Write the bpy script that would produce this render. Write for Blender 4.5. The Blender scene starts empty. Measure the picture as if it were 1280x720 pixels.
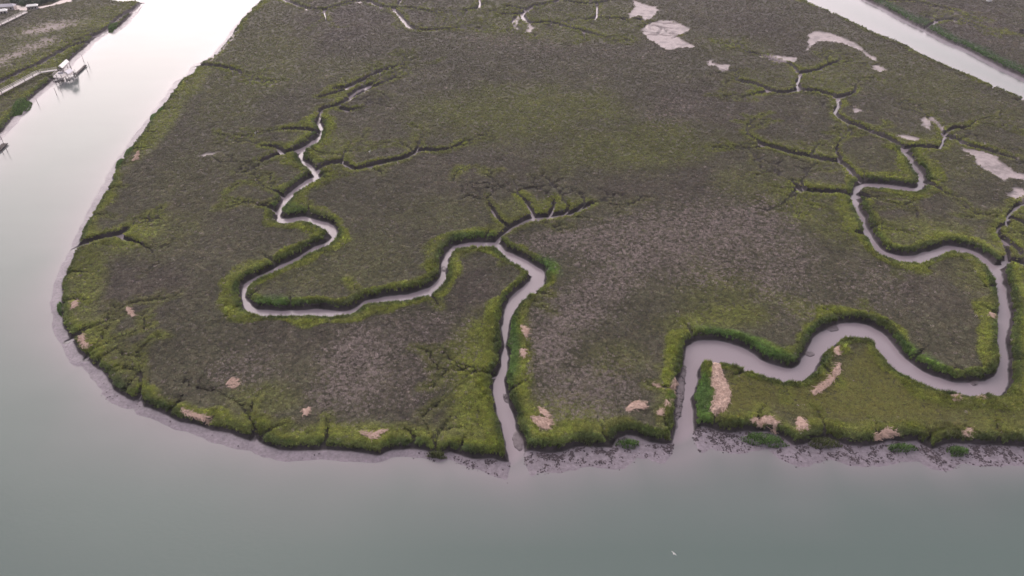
import bpy, math, random
import numpy as np
from mathutils import Vector, Matrix

rng = np.random.default_rng(7)
random.seed(7)
S = bpy.context.scene
COL = S.collection

# ------------------------------------------------------------------ camera
CAM_H = 120.0
HAZE = 0.00012
PITCH = math.radians(36.5)
CP, SP = math.cos(PITCH), math.sin(PITCH)
F = 853.33                                   # focal length in pixels of a 1280 px wide picture
cam_d = bpy.data.cameras.new('camera')
cam_d.sensor_width = 36.0
cam_d.lens = 24.0
cam_d.clip_start = 1.0
cam_d.clip_end = 30000.0
cam = bpy.data.objects.new('camera', cam_d)
COL.objects.link(cam)
cam.location = (0, 0, CAM_H)
cam.rotation_euler = (math.radians(90) - PITCH, 0, 0)
S.camera = cam

def unproj(px, py, z=0.0):
    dx = (px - 640.0) / F
    dy = (py - 360.0) / F
    t = (CAM_H - z) / (SP + dy * CP)
    return dx * t, (CP - dy * SP) * t

def to_px(x, y, z=1.2):
    d = y * CP + (CAM_H - z) * SP
    v = (y * SP - (CAM_H - z) * CP) / d
    return 640 + F * x / d, 360 - F * v

# ------------------------------------------------------------------ noise
_T = np.random.default_rng(99).random((16, 256, 256)).astype(np.float32)*2 - 1
def vnoise(x, y, seed=0):
    T = _T[seed % 16]
    x = np.asarray(x, np.float32) + np.float32(seed*7.13); y = np.asarray(y, np.float32) - np.float32(seed*3.77)
    ix = np.floor(x); iy = np.floor(y)
    fx = x - ix; fy = y - iy
    fx = fx*fx*(3-2*fx); fy = fy*fy*(3-2*fy)
    ix = ix.astype(np.int32) & 255; iy = iy.astype(np.int32) & 255
    jx = (ix+1) & 255; jy = (iy+1) & 255
    a = T[ix, iy]; b = T[jx, iy]; c = T[ix, jy]; d = T[jx, jy]
    a = a + (b-a)*fx; c = c + (d-c)*fx
    return a + (c-a)*fy

def fbm(x, y, scale, seed=0, octv=3):
    s = 0; amp = 1; tot = 0; f = 1.0 / scale
    for k in range(octv):
        s = s + amp * vnoise(x * f + 17.3 * k, y * f - 9.1 * k, seed + k * 31)
        tot += amp; amp *= 0.5; f *= 2.03
    return s / tot

def sstep(a, b, x):
    t = np.clip((x - a) / (b - a), 0, 1)
    return t * t * (3 - 2 * t)

# ------------------------------------------------------------------ traced layout
ISLAND = [(328,0),(312,15),(300,28),(285,50),(270,68),(257,78),(247,82),(240,94),(227,100),(215,118),(204,131),(194,146),(187,152),(177,168),
 (167,180),(160,190),(148,208),(137,230),(127,250),(113,273),(100,298),(97,311),(91,322),(84,335),(80,347),(77,370),(78,392),(80,409),(87,424),(97,440),(104,449),
 (112,450),(118,458),(130,470),(140,483),(152,493),(167,500),(174,497),(180,507),(190,511),(202,514),(211,517),(224,524),(238,529),(256,534),(273,538),(290,542),(304,547),
 (313,549),(319,542),(324,550),(335,555),(350,559),(380,560),(412,561),(440,565),(475,567),(492,562),(512,561),(532,563),(550,569),(562,566),(580,571),(602,574),
 (638,575),(657,561),(693,563),(721,556),(738,553),(755,557),(764,558),(770,547),(782,541),(799,543),(816,549),(832,552),(843,550),(858,544),(876,532),(895,538),
 (912,541),(931,538),(959,538),(976,544),(985,550),(992,555),(1003,552),(1015,547),(1030,545),(1045,550),(1061,556),(1085,556),(1110,553),(1146,551),(1157,556),(1165,560),
 (1174,556),(1183,553),(1200,555),(1226,556),(1250,556),(1280,557),(1330,560),(1400,564),(1500,568),(1700,570),(2000,560),(2300,300),(1700,270),(1450,205),(1340,155),(1280,126),(1254,115),(1235,107),
 (1214,97),(1195,90),(1163,75),(1130,58),(1092,42),(1050,22),(1003,1),(960,-20),(900,-48),(840,-80),(780,-110),(560,-120),(440,-90),(380,-45),(350,-20)]
LEFTLAND = [(178,3),(172,9),(167,16),(155,27),(147,34),(140,38),(133,38),(119,47),(111,54),(104,61),(97,67),(86,77),(79,86),(72,95),(63,102),(55,108),(42,121),
 (33,129),(25,137),(15,148),(8,156),(0,167),(-14,182),(-40,215),(-80,250),(-160,300),(-300,360),(-700,300),(-900,0),(-500,-120),(-100,-150),(60,-110),(90,-60),(110,-25),(130,-3),(150,3),(165,3)]
RIGHTLAND = [(1040,-24),(1085,1),(1106,11),(1130,24),(1156,37),(1179,49),(1214,64),(1247,82),(1280,97),(1350,130),(1500,205),(1800,330),(2600,200),(1900,-100),(1500,-160),(1100,-150),(980,-80),(1000,-45)]
CREEKS_MAIN = [
 [(650,600,46),(648,584,34),(646,566,25),(642,548,21),(636,525,16),(628,500,17),(624,478,15),(630,455,9),(631,430,8),(633,397,9),(643,375,10),(658,362,11),(671,350,17),(673,341,16),
  (664,333,9),(644,322,7),(628,313,6),(619,306,5),(594,304,5),(572,307,6),(559,317,8),(554,333,7),(553,345,8),(541,359,7),(514,369,5),(485,372,5),(460,376,5),(430,390,5),
  (391,389,5),(355,390,5),(326,388,6),(310,381,8),(303,369,8),(307,356,5),(322,346,3.5),(363,326,3.5),(388,312,3.5),(408,303,5),(417,293,8),(412,284,7),(397,277,6),
  (377,272,4),(360,275,4),(348,271,7),(350,260,6),(363,242,5),(381,228,5),(395,219,6),(388,209,5),(377,198,5),(378,187,4),(395,175,4),(402,160,4),(398,152,4)],
 [(862,600,84),(860,580,62),(859,562,42),(857,540,27),(857,525,24),(856,505,24),(860,478,23),(864,457,24),(873,441,26),(890,438,27),(910,440,26),(930,447,24),(950,457,20),(970,463,18),(992,466,17),
  (1008,457,21),(1018,440,24),(1030,426,25),(1045,416,23),(1062,412,19),(1085,414,17),(1100,422,17),(1112,437,20),(1128,454,19),(1148,467,17),(1168,476,15),(1195,482,12),
  (1220,483,16),(1240,481,20),(1253,470,18),(1256,450,15),(1255,425,13),(1256,400,15),(1258,385,15),(1254,365,13),(1249,350,12),(1243,335,12),(1234,327,6),(1221,318,4),
  (1204,311,4),(1184,310,5),(1165,316,10),(1151,321,9),(1132,323,6),(1109,317,5),(1096,306,5),(1084,286,5),(1076,267,7),(1069,251,8),(1070,237,7),(1082,231,4),(1107,232,3),
  (1140,236,4),(1150,232,8),(1153,225,7),(1147,213,6),(1138,198,5),(1131,190,5)],
]
CREEKS_MINOR = [
 [(398,152,4),(402,139,4),(418,135,3.5),(436,126,3),(463,112,3),(494,98,2.5)],
 [(395,214,4),(411,208,4),(428,206,4),(445,214,4),(463,209,4),(488,204,4),(509,198,4),(527,190,4),(545,190,3),(562,187,3),(580,179,2)],
 [(428,206,3),(431,195,2)],[(520,195,3),(524,180,2)],
 [(420,113,1.5),(440,108,2.5),(470,93,2.5),(505,83,1)],[(400,124,1.5),(420,118,2),(436,113,1)],[(620,470,1),(610,474,.6)],
 [(393,175,4),(378,185,4),(358,193,4),(343,197,3),(329,203,3)],[(354,192,4),(348,187,3),(332,185,2)],
 [(393,167,3),(375,163,3),(356,163,2)],[(426,138,3),(436,140,3),(451,138,2)],[(345,265,3),(338,261,3),(326,259,2)],
 [(619,304,5),(624,298,6),(634,289,6),(650,280,6),(667,274,5),(694,272,5),(717,267,4),(739,257,3)],
 [(630,284,4),(622,272,3),(612,260,3),(609,249,2)],[(669,273,4),(663,263,4),(658,254,3),(647,246,2)],
 [(686,271,3),(692,260,3),(692,250,2)],[(705,269,3),(712,258,2)],[(722,265,3),(731,254,2)],
 [(1128,188,5),(1109,175,5),(1089,167,5),(1070,159,5),(1060,156,4),(1050,150,5),(1044,142,6),(1048,132,5),(1046,124,5),(1024,116,4),(1001,113,4),(996,105,5),(999,95,4),(989,84,3),(969,76,3),(947,70,3),(930,66,2)],
 [(1129,188,4),(1144,186,4),(1161,186,4),(1175,187,4),(1178,178,4),(1179,170,4),(1186,165,3),(1196,162,3),(1210,162,3),(1217,155,2)],
 [(1180,171,3),(1196,177,3),(1206,183,3),(1227,188,2),(1247,195,2),(1264,200,2)],[(1179,168,3),(1169,156,2),(1163,150,2)],
 [(1046,124,4),(1059,121,4),(1068,117,3),(1071,112,2)],[(1001,113,3),(982,117,3),(965,116,3),(944,107,3),(922,102,2)],[(965,116,3),(944,120,2)],
 [(999,93,3),(1021,89,3),(1040,81,3),(1049,78,2)],[(1033,84,2),(1036,76,2)],
 [(1072,227,5),(1062,217,5),(1049,206,5),(1024,201,5),(1001,196,4),(976,190,4),(957,185,4),(941,175,3),(931,168,2)],
 [(1049,206,4),(1046,193,3),(1047,177,2)],[(957,185,3),(944,188,2)],
 [(1069,253,5),(1060,247,4),(1051,243,4),(1033,242,4),(1008,241,4),(992,239,2)],[(1008,241,3),(1001,231,2)],[(1001,240,3),(990,231,2)],
 [(1246,333,6),(1259,328,6),(1254,311,4),(1247,294,4),(1248,285,4),(1259,281,4),(1262,269,4),(1271,261,5),(1279,257,4),(1310,240,3)],
 [(1258,328,5),(1280,333,5),(1320,345,4)],[(1264,274,3),(1290,289,3)],[(1252,300,3),(1275,318,3)],
 [(345,-6,4),(361,4,5),(382,11,4),(405,13,5),(420,9,5),(442,3,4),(460,2,4),(470,8,4),(492,11,4),(517,12,4),(535,15,3),(546,17,2)],
 [(492,11,4),(500,22,5),(509,32,5),(522,39,4),(545,39,3),(570,37,2)],[(405,14,3),(407,28,2)],[(498,8,3),(503,-4,2)],
 [(599,-3,3),(598,10,3),(580,15,2)],
 [(700,0,3),(695,4,3),(665,9,3),(658,15,4),(650,19,3),(625,19,2)],[(653,20,6),(656,27,5),(664,31,4),(685,29,4),(707,35,3),(725,39,3),(750,47,2)],
 [(645,22,3),(640,30,3),(646,37,2)],
 [(700,1,3),(720,5,3),(740,6,3),(765,1,3)],[(746,7,3),(745,25,3)],[(730,27,2),(745,24,3),(775,25,3),(800,26,2)],
 [(635,9,2),(660,14,3)],
 [(94,311,4),(104,306,4),(115,303,4),(130,299,4),(149,294,5),(158,289,4)],[(149,296,4),(160,303,3),(178,306,2)],
 [(247,83,4),(265,84,3),(290,88,3),(300,92,2)],
 [(108,54,5),(97,57,5),(83,63,5),(56,78,5),(28,91,5),(0,105,5),(-40,128,5)],
 [(178,4,3),(167,13,4),(152,22,4),(142,31,4),(131,40,4),(112,47,4)],
 [(85,427,1.6),(100,420,1.3),(116,413,1)],[(108,449,1.5),(118,443,1)],[(176,500,2.5),(181,488,1.5),(180,478,1)],[(318,546,3),(320,535,1.5),(314,524,1)],
 [(1159,22,3),(1170,27,3),(1190,25,3),(1215,33,3),(1226,37,2)],[(1108,3,3),(1140,3,3),(1180,12,3),(1200,19,2)],
 [(1157,36,3),(1168,29,3),(1178,26,2)],
 [(437,122,2),(450,113,3),(470,104,2)],[(540,567,3),(543,556,2)],[(1068,245,3),(1090,249,0.5)],
 [(1072,294,2),(1084,297,3)],[(1152,228,3),(1166,235,3),(1182,246,2)],
 [(352,248,3),(338,240,2)],
]
PANS = [
 [(785,18),(793,10),(791,1),(800,4),(812,8),(822,8),(822,16),(815,25),(805,27),(800,21),(787,24)],
 [(800,37),(812,29),(826,26),(845,28),(863,38),(845,46),(855,52),(869,59),(850,61),(838,64),(818,55)],
 [(881,78),(888,76),(896,81),(914,82),(907,91),(898,90),(897,83),(884,83)],
 [(1008,47),(1015,40),(1031,41),(1050,46),(1071,56),(1083,67),(1095,74),(1093,78),(1081,70),(1066,61),(1050,55),(1022,53),(1015,59),(1010,64),(1007,64),(1010,55)],
 [(1091,83),(1097,81),(1110,89),(1099,91),(1090,87)],
 [(1200,186),(1210,188),(1231,190),(1247,198),(1264,213),(1280,218),(1310,224),(1310,232),(1280,228),(1264,225),(1256,229),(1235,217),(1219,205),(1215,196),(1202,191)],
 [(1148,149),(1165,147),(1177,157),(1184,162),(1177,163),(1165,155),(1163,165),(1149,157)],
 [(945,68),(965,70),(997,73),(993,79),(970,76),(950,73)],
 [(1116,169),(1128,170),(1148,174),(1147,178),(1130,176),(1118,172)],
 [(641,23),(648,20),(649,26),(645,34),(652,37),(646,39),(641,36),(643,29)],[(660,31),(668,35),(664,41),(656,42),(660,36)],
 [(335,109),(343,105),(351,106),(343,108)],[(1224,176),(1229,175),(1233,180),(1229,183)],
 [(1064,136),(1070,134),(1077,141),(1068,142)],[(247,198),(258,193),(270,192),(281,189),(270,194),(258,196)],
 [(358,-2),(364,0),(361,5),(355,3)],[(377,8),(383,9),(387,15),(380,13)],[(445,1),(452,0),(451,5),(444,5)],[(505,32),(512,34),(510,37),(504,35)],
 [(1256,245),(1268,236),(1285,240),(1285,252),(1268,252)],
 [(258,78),(272,66),(290,44),(300,36),(296,46),(280,62),(266,80)],
]
# streaky bare ground on the left bank (salt flats) and the sandy track
SALT = [[(0,72),(25,63),(50,50),(75,46),(78,50),(68,55),(45,64),(20,75),(0,84),(-40,98),(-40,85)],[(30,42),(55,32),(85,27),(104,26),(100,33),(75,38),(45,44)]]
SAND = [[(2,10),(15,8),(24,7),(37,10),(33,14),(15,13),(5,14)],[(33,12),(50,9),(64,6),(76,1),(90,-2),(90,2),(76,5),(64,8),(50,11),(37,14)],
        [(150,-8),(90,-5),(90,-2),(120,-3)]]
# reed mats washed ashore (outline in picture coordinates)
WRACK = [
 ([(889,454),(895,452),(900,456),(903,466),(912,485),(913,500),(903,517),(887,516),(891,502),(896,491),(888,483),(888,469)],'largest tan mat of dead reeds on the green point beside the wide creek mouth',1.0),
 ([(1050,453),(1051,464),(1042,476),(1031,487),(1016,495),(1014,491),(1026,483),(1037,476),(1040,466)],'long narrow tan reed mat lying along the inner bend south of the wide creek',.8),
 ([(931,527),(945,523),(964,523),(973,533),(971,539),(962,531),(942,531)],'curved tan reed mat on the shore edge behind the largest green grass islet',.7),
 ([(998,521),(1006,527),(1008,537),(995,537),(994,530)],'small triangular tan reed mat alone near the shore, right of the curved one',.7),
 ([(781,512),(793,502),(808,506),(809,510),(793,512),(782,516)],'tan arched reed mat lying on grass between the two creek mouths',.7),
 ([(663,523),(677,523),(690,527),(685,537),(671,535),(664,528)],'tan fan shaped reed mat at the right bank of the narrow creek mouth',.8),
 ([(672,510),(678,512),(686,521),(679,520),(674,516)],'thin slanting reed mat just above the fan shaped one',.5),
 ([(651,437),(656,438),(655,448),(652,446)],'small upright reed mat on the green bank of the narrow creek, lower of two',.5),
 ([(815,480),(824,482),(827,485),(820,485)],'small flat reed mat left of the forked one by the wide creek mouth',.4),
 ([(846,473),(843,489),(839,489),(833,486),(841,482),(843,471)],'forked reed mat on the left bank of the wide creek mouth',.5),
 ([(821,520),(828,513),(830,516),(824,521)],'short slanting reed mat low on the left bank of the wide creek mouth',.4),
 ([(832,502),(837,501),(836,508),(832,507)],'tiny reed mat between the forked and the short slanting ones',.4),
 ([(650,408),(660,412),(657,422),(651,415)],'small reed mat on the green bank of the narrow creek, upper of two',.5),
 ([(1088,545),(1100,540),(1112,538),(1122,543),(1112,544),(1100,546),(1092,548)],'ragged pinkish reed mat on the low shore right of the meadow centre',.7),
 ([(1200,541),(1206,537),(1214,538),(1216,543),(1211,547),(1209,542),(1204,545),(1201,546)],'small ring shaped reed mat near the far right shore',.4),
 ([(1187,496),(1198,494),(1197,499),(1189,502)],'pale reed scrap on the bank under the long right bend, left of two',.4),
 ([(1217,495),(1229,498),(1226,501),(1218,498)],'pale reed scrap on the bank under the long right bend, right of two',.4),
 ([(158,384),(166,389),(169,396),(161,392)],'lone pinkish reed mat inside the dull marsh near the left shore',.5),
 ([(282,482),(291,473),(298,482),(289,487)],'pale reed mat in the dull marsh at lower left, away from the shore',.5),
 ([(98,420),(103,417),(106,428),(112,434),(108,437),(100,430)],'hooked tan reed mat on the rounded left shore bluff',.5),
 ([(117,452),(124,445),(130,449),(140,453),(135,458),(126,455),(120,458)],'ragged reed mat on the left shore below the hooked one',.5),
 ([(152,473),(162,470),(172,474),(172,481),(163,477),(154,481)],'crescent reed mat on the lower left shore bluff',.5),
 ([(188,493),(196,497),(206,502),(198,503),(190,498)],'streaky reed mat on the lower left shore between two mud notches',.4),
 ([(225,511),(245,518),(268,522),(266,526),(246,523),(226,515)],'long streak of dead reeds parallel to the lower left shore',.4),
 ([(297,528),(305,526),(318,521),(321,525),(310,532),(299,532)],'reed mat beside the small mud notch in the lower left shore',.5),
 ([(326,534),(336,533),(344,538),(332,539)],'small reed scrap right of the small mud notch in the lower shore',.4),
 ([(448,541),(460,544),(466,547),(474,539),(483,538),(483,541),(476,542),(468,550),(456,546)],'curled tan reed mat on the bright green lower shore',.4),
 ([(379,512),(386,510),(384,517),(380,518)],'small reed scrap at the inner edge of the bright lower shore grass',.4),
 ([(114,355),(117,350),(116,361),(111,366)],'thin reed streak on the upper left shore bluff',.4),
 ([(92,378),(96,374),(95,384),(90,386)],'tiny reed scrap at the leftmost edge of the marsh',.4),
 ([(168,195),(172,190),(171,200),(165,202)],'small pale reed mat on the upper left bank of the marsh',.5),
 ([(1236,392),(1241,393),(1240,398),(1236,397)],'tiny reed scrap left of the straight stretch of the right creek',.4),
 ([(1040,438),(1050,433),(1049,441),(1041,446)],'grey reed scrap at the tip of the inner bend of the wide creek',.4),
 ([(1084,312),(1090,310),(1088,316),(1083,316)],'not used',0),
]
DROP = ('thin reed streak', 'crescent', 'small reed scrap right', 'streaky reed', 'reed mat beside', 'ragged reed mat on the left')
WRACK = [w for w in WRACK if w[2] > 0 and not w[1].startswith(DROP)]
WRACK = [(p, l.replace('below the hooked one', 'of the marsh'), h) for p, l, h in WRACK]
# grass islets standing free in front of the bank: (cx, cy, rx, ry, rot, label, green)
ISLETS = [
 (955,549,28,7,8,'largest bright green cordgrass islet on the oyster flats right of the wide creek mouth',1),
 (1030,553,20,6,4,'dark green low cordgrass islet on the oyster flats right of the largest one',0),
 (1127,559,19,4,2,'thin bright green cordgrass islet on the right oyster flats below the pink reed mat',1),
 (1197,563,14,5,3,'rounded bright green cordgrass islet near the right end of the oyster flats',1),
 (785,554,15,4.5,0,'oval green cordgrass islet in the pale cove between the creek mouths',1),
 (730,550,13,5,10,'grey green cordgrass islet on the mud left of the pale cove',0),
 (546,568,12,3,6,'low green cordgrass islet at the left end of the oyster flats',0),
 (192,146,6,3.2,-50,'second small green cordgrass islet off the upper left bank',1),
 (201,138,6,3,-50,'upper small green cordgrass islet off the upper left bank',1),
 (162,190,8,4.5,-50,'largest bright green cordgrass islet off the upper left bank',1),
 (150,204,7,4,-50,'lowest green cordgrass islet off the upper left bank',1),
 (75,385,3,8,0,'small green cordgrass islet at the leftmost curve of the marsh',1),
 (27,133,13,7,-35,'bright green grass islet at the far bank left of the dock',1),
 (141,33,7,4,-35,'bright green grass islet at the far bank right of the dock',1),
]

def catmull(P, step=6.0, closed=False):
    P = np.array(P, float)
    n = len(P); out = []
    rngi = range(n if closed else n - 1)
    for i in rngi:
        if closed:
            p0, p1, p2, p3 = P[(i-1) % n], P[i], P[(i+1) % n], P[(i+2) % n]
        else:
            p1, p2 = P[i], P[i+1]
            p0 = P[i-1] if i > 0 else 2*p1 - p2
            p3 = P[i+2] if i + 2 < n else 2*p2 - p1
        k = max(1, int(np.hypot(*(p2 - p1)[:2]) / step))
        for j in range(k):
            t = j / k
            out.append(0.5*((2*p1) + (-p0+p2)*t + (2*p0-5*p1+4*p2-p3)*t*t + (-p0+3*p1-3*p2+p3)*t**3))
    if not closed: out.append(P[-1])
    return np.array(out)

# ------------------------------------------------------------------ terrain grid (denser near, coarser far)
U = np.concatenate([np.linspace(-3.2, -1.05, 40), np.linspace(-1.04, 1.04, 1420), np.linspace(1.05, 3.2, 40)])
pyrows = np.concatenate([np.arange(640, 470, -0.95), np.arange(470, -60, -0.62)])
Y = unproj(640, pyrows, 1.2)[1]
Yfar = Y[-1] * np.geomspace(1.01, 11, 60)
Y = np.concatenate([Y, Yfar])
D = Y * CP + (CAM_H - 1.2) * SP
NR, NC = len(Y), len(U)
X = U[None, :] * D[:, None]
YY = np.repeat(Y[:, None], NC, 1)
print('grid', NR, NC)

def seg_window(ax, ay, bx, by, R):
    x0, x1 = min(ax, bx) - R, max(ax, bx) + R
    y0, y1 = min(ay, by) - R, max(ay, by) + R
    i0, i1 = np.searchsorted(Y, y0), np.searchsorted(Y, y1)
    if i1 <= i0: return None
    da, db = D[i0], D[i1-1]
    u0 = min(x0/da, x0/db); u1 = max(x1/da, x1/db)
    j0, j1 = np.searchsorted(U, u0), np.searchsorted(U, u1)
    if j1 <= j0: return None
    return slice(i0, i1), slice(j0, j1)

def dist_poly(field, W, R, hw=None):
    for k in range(len(W) - 1):
        ax, ay = W[k][:2]; bx, by = W[k+1][:2]
        w = seg_window(ax, ay, bx, by, R)
        if w is None: continue
        gx, gy = X[w], YY[w]
        dx, dy = bx-ax, by-ay
        L2 = dx*dx + dy*dy + 1e-9
        t = np.clip(((gx-ax)*dx + (gy-ay)*dy)/L2, 0, 1)
        d = np.hypot(gx - ax - t*dx, gy - ay - t*dy)
        if hw is not None: d = d - (hw[k]*(1-t) + hw[k+1]*t)
        np.minimum(field[w], d, out=field[w])

def inside(W):
    m = np.zeros(X.shape, bool)
    n = len(W)
    for k in range(n):
        ax, ay = W[k]; bx, by = W[(k+1) % n]
        if ay == by: continue
        i0, i1 = np.searchsorted(Y, min(ay, by)), np.searchsorted(Y, max(ay, by))
        if i1 <= i0: continue
        yy = Y[i0:i1]
        xc = ax + (yy-ay)/(by-ay)*(bx-ax)
        m[i0:i1] ^= X[i0:i1] < xc[:, None]
    return m

def land_sdf(poly, z=0.6, R=45):
    P = catmull(poly, 9, True)
    w = np.stack(unproj(P[:, 0], P[:, 1], z), 1)
    f = np.full(X.shape, float(R))
    dist_poly(f, np.vstack([w, w[:1]]), R)
    return np.where(inside(w), f, -f)

s_isl = land_sdf(ISLAND)
s_left = land_sdf(LEFTLAND)
s_right = land_sdf(RIGHTLAND)
s_land = np.maximum(np.maximum(s_isl, s_left), s_right)
# country beyond the picture's upper edge: marsh with winding water
far = YY - 900 - 60*np.sin(X/310.0) - 0.15*np.abs(X)
riv = np.abs(YY - 1500 - 0.25*X - 160*np.sin(X/420.0)) - 45
riv2 = np.abs(X + 600 - 0.5*(YY-900) - 120*np.sin(YY/300.0)) - 40
s_far = np.clip(np.minimum(np.minimum(far, riv), riv2), -45, 45)
s_land = np.maximum(s_land, s_far)

def creek_prep(pl, wz=1.0):
    pl = np.array(pl, float)
    P = catmull(pl, 5.0)
    P[:, 2] = np.maximum(P[:, 2], 0.5)
    tg = np.gradient(P[:, :2], axis=0)
    tg /= np.linalg.norm(tg, axis=1)[:, None] + 1e-9
    nx, ny = -tg[:, 1], tg[:, 0]
    sgn = np.where(ny < 0, -1, 1); nx, ny = nx*sgn, ny*sgn      # points towards the camera side
    zn = wz*(1.1 + 1.1*ny); zf = wz*(1.1 - 1.1*ny)
    ax, ay = unproj(P[:, 0] + nx*P[:, 2]/2, P[:, 1] + ny*P[:, 2]/2, zn)
    bx, by = unproj(P[:, 0] - nx*P[:, 2]/2, P[:, 1] - ny*P[:, 2]/2, zf)
    cx, cy = (ax+bx)/2, (ay+by)/2
    t = np.gradient(np.stack([cx, cy], 1), axis=0); t /= np.linalg.norm(t, axis=1)[:, None] + 1e-9
    hw = np.abs((ax-bx)*-t[:, 1] + (ay-by)*t[:, 0])/2
    return np.stack([cx, cy], 1), hw

d_main = np.full(X.shape, 30.0); d_min = np.full(X.shape, 30.0)
CENTRE = []
for c in CREEKS_MAIN:
    W, hw = creek_prep(c); CENTRE.append((W, hw))
    dist_poly(d_main, W, 26, np.maximum(hw*.9, 0.8))
MINW = []
for c in CREEKS_MINOR:
    W, hw = creek_prep(c, 0.45)
    W = W + np.stack([vnoise(W[:, 0]/5, W[:, 1]/5, 3), vnoise(W[:, 0]/5, W[:, 1]/5, 4)], 1)*0.7
    hq = np.clip(hw*.75, 0.12, 1.9)
    tipf = np.linspace(0, 1, len(hq))
    if c[-1][2] <= 2.5: hq = hq - 0.55*sstep(.7, 1, tipf) - .12*sstep(.3, .8, tipf)
    dist_poly(d_min, W, 16, hq)
    MINW.append(W)
# tiny side rills that scallop the levees
rr = random.Random(3)
rills = []
for (W, hw) in CENTRE:
    L = 0
    for k in range(4, len(W)-4):
        L += math.hypot(*(W[k]-W[k-1]))
        if L > rr.uniform(14, 30):
            L = 0
            t = W[k+1]-W[k-1]; t = t/np.linalg.norm(t); s = rr.choice((-1, 1))
            n = np.array([-t[1], t[0]])*s
            p = W[k] + n*hw[k]*0.8; ang = rr.uniform(-.7, .7)
            n = np.array([n[0]*math.cos(ang)-n[1]*math.sin(ang), n[0]*math.sin(ang)+n[1]*math.cos(ang)])
            ln = rr.uniform(4, 9)
            rills.append(np.array([p, p+n*ln*.5+t*rr.uniform(-.8, .8), p+n*ln]))
isl_w = np.stack(unproj(*np.array(catmull(ISLAND, 9, True)).T[:2], 0.6), 1)
L = 0
for k in range(2, len(isl_w)-2):
    if not (60 < isl_w[k][1] < 330): continue
    L += np.linalg.norm(isl_w[k]-isl_w[k-1])
    if L > rr.uniform(9, 22):
        L = 0
        t = isl_w[k+1]-isl_w[k-1]; t = t/np.linalg.norm(t)
        n = np.array([-t[1], t[0]])
        for q in (1, -1):
            p = isl_w[k]+n*q*3
            rills_q = np.array([isl_w[k]-n*q*1.0, isl_w[k]+n*q*3+t*rr.uniform(-1, 1), isl_w[k]+n*q*rr.uniform(5, 9)+t*rr.uniform(-3, 3)])
            rills.append(rills_q)
fine = []
def sprout(p, a, ln, wd, depth):
    pts = [np.array(p)]; n = max(3, int(ln/2.0)); a0 = a
    for i in range(n):
        a += rr.gauss(0, .28); a = a0 + (a-a0)*.85
        pts.append(pts[-1] + np.array([math.cos(a), math.sin(a)])*ln/n)
        if depth > 0 and i > 0 and rr.random() < .38:
            sprout(pts[-1], a + rr.choice((-1, 1))*rr.uniform(.5, 1.1), ln*rr.uniform(.35, .6), wd*.6, depth-1)
    fine.append((np.array(pts), np.linspace(wd, -.55, len(pts))))
for W in MINW:
    dd = W[-1]-W[max(0, len(W)-4)]; a = math.atan2(dd[1], dd[0]); fy = W[-1][1]
    k_ = 1 + min(fy, 480)/420.0
    for j in range(2): sprout(W[-1]-dd*.2, a + rr.uniform(-.7, .7), rr.uniform(7, 13)*k_, .05, 2)
    acc = 0
    for k in range(2, len(W)-1):
        acc += np.linalg.norm(W[k]-W[k-1])
        if acc > rr.uniform(9, 20)*k_*.8:
            acc = 0; dd = W[k+1]-W[k-1]
            sprout(W[k], math.atan2(dd[1], dd[0]) + rr.choice((-1, 1))*rr.uniform(.7, 1.4), rr.uniform(5, 11)*k_, .15, 1)
for (W, hw) in CENTRE:
    acc = 0
    for k in range(6, len(W)-2):
        acc += np.linalg.norm(W[k]-W[k-1])
        if acc > rr.uniform(22, 50):
            acc = 0; dd = W[k+1]-W[k-1]
            sprout(W[k], math.atan2(dd[1], dd[0]) + rr.choice((-1, 1))*rr.uniform(.9, 1.5), hw[k]+rr.uniform(4, 9)*(1+W[k][1]/500), .0, 0)
print('fine', len(fine))
d_rill = np.full(X.shape, 12.0)
for r_ in rills:
    dist_poly(d_rill, r_, 9, np.array([.35, .1, -.4]))
for (W, h_) in fine:
    dist_poly(d_rill, W, 7, h_)

rag = fbm(X, YY, 3.2, 11, 2)*0.42
rag_shore = rag + fbm(X, YY, 9, 12, 2)*0.7
s_shore = s_land + rag_shore
s_cr = np.minimum(d_main + rag*1.0 + fbm(X, YY, 7, 97, 2)*.7, d_min*1.8 + rag*0.3)
s = np.minimum(s_shore, s_cr)

def poly_mask(polys, z, R, wob, sc):
    f = np.full(X.shape, float(-R))
    for p in polys:
        w = np.stack(unproj(*catmull(p, 8, True).T[:2], z), 1)
        g = np.full(X.shape, float(R)); dist_poly(g, np.vstack([w, w[:1]]), R)
        # local inside test
        m = np.zeros(X.shape, bool); n = len(w)
        for k in range(n):
            ax, ay = w[k]; bx, by = w[(k+1) % n]
            i0, i1 = np.searchsorted(Y, min(ay, by)), np.searchsorted(Y, max(ay, by))
            if i1 <= i0 or ay == by: continue
            xc = ax + (Y[i0:i1]-ay)/(by-ay)*(bx-ax)
            m[i0:i1] ^= X[i0:i1] < xc[:, None]
        f = np.maximum(f, np.where(m, g, -g))
    return f + fbm(X, YY, sc, 40, 3)*wob
s_pan = poly_mask(PANS, 0.9, 12, 1.3, 5)
s_salt = poly_mask(SALT, 1.0, 14, 0.0, 16) + fbm(X*.8+YY*.6, (YY*.8-X*.6)*3, 16, 40, 4)*9
s_sand = poly_mask(SAND, 1.2, 10, 0.8, 6)
s_wrack = poly_mask([w[0] for w in WRACK], 1.4, 6, 0.3, 2)

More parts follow.
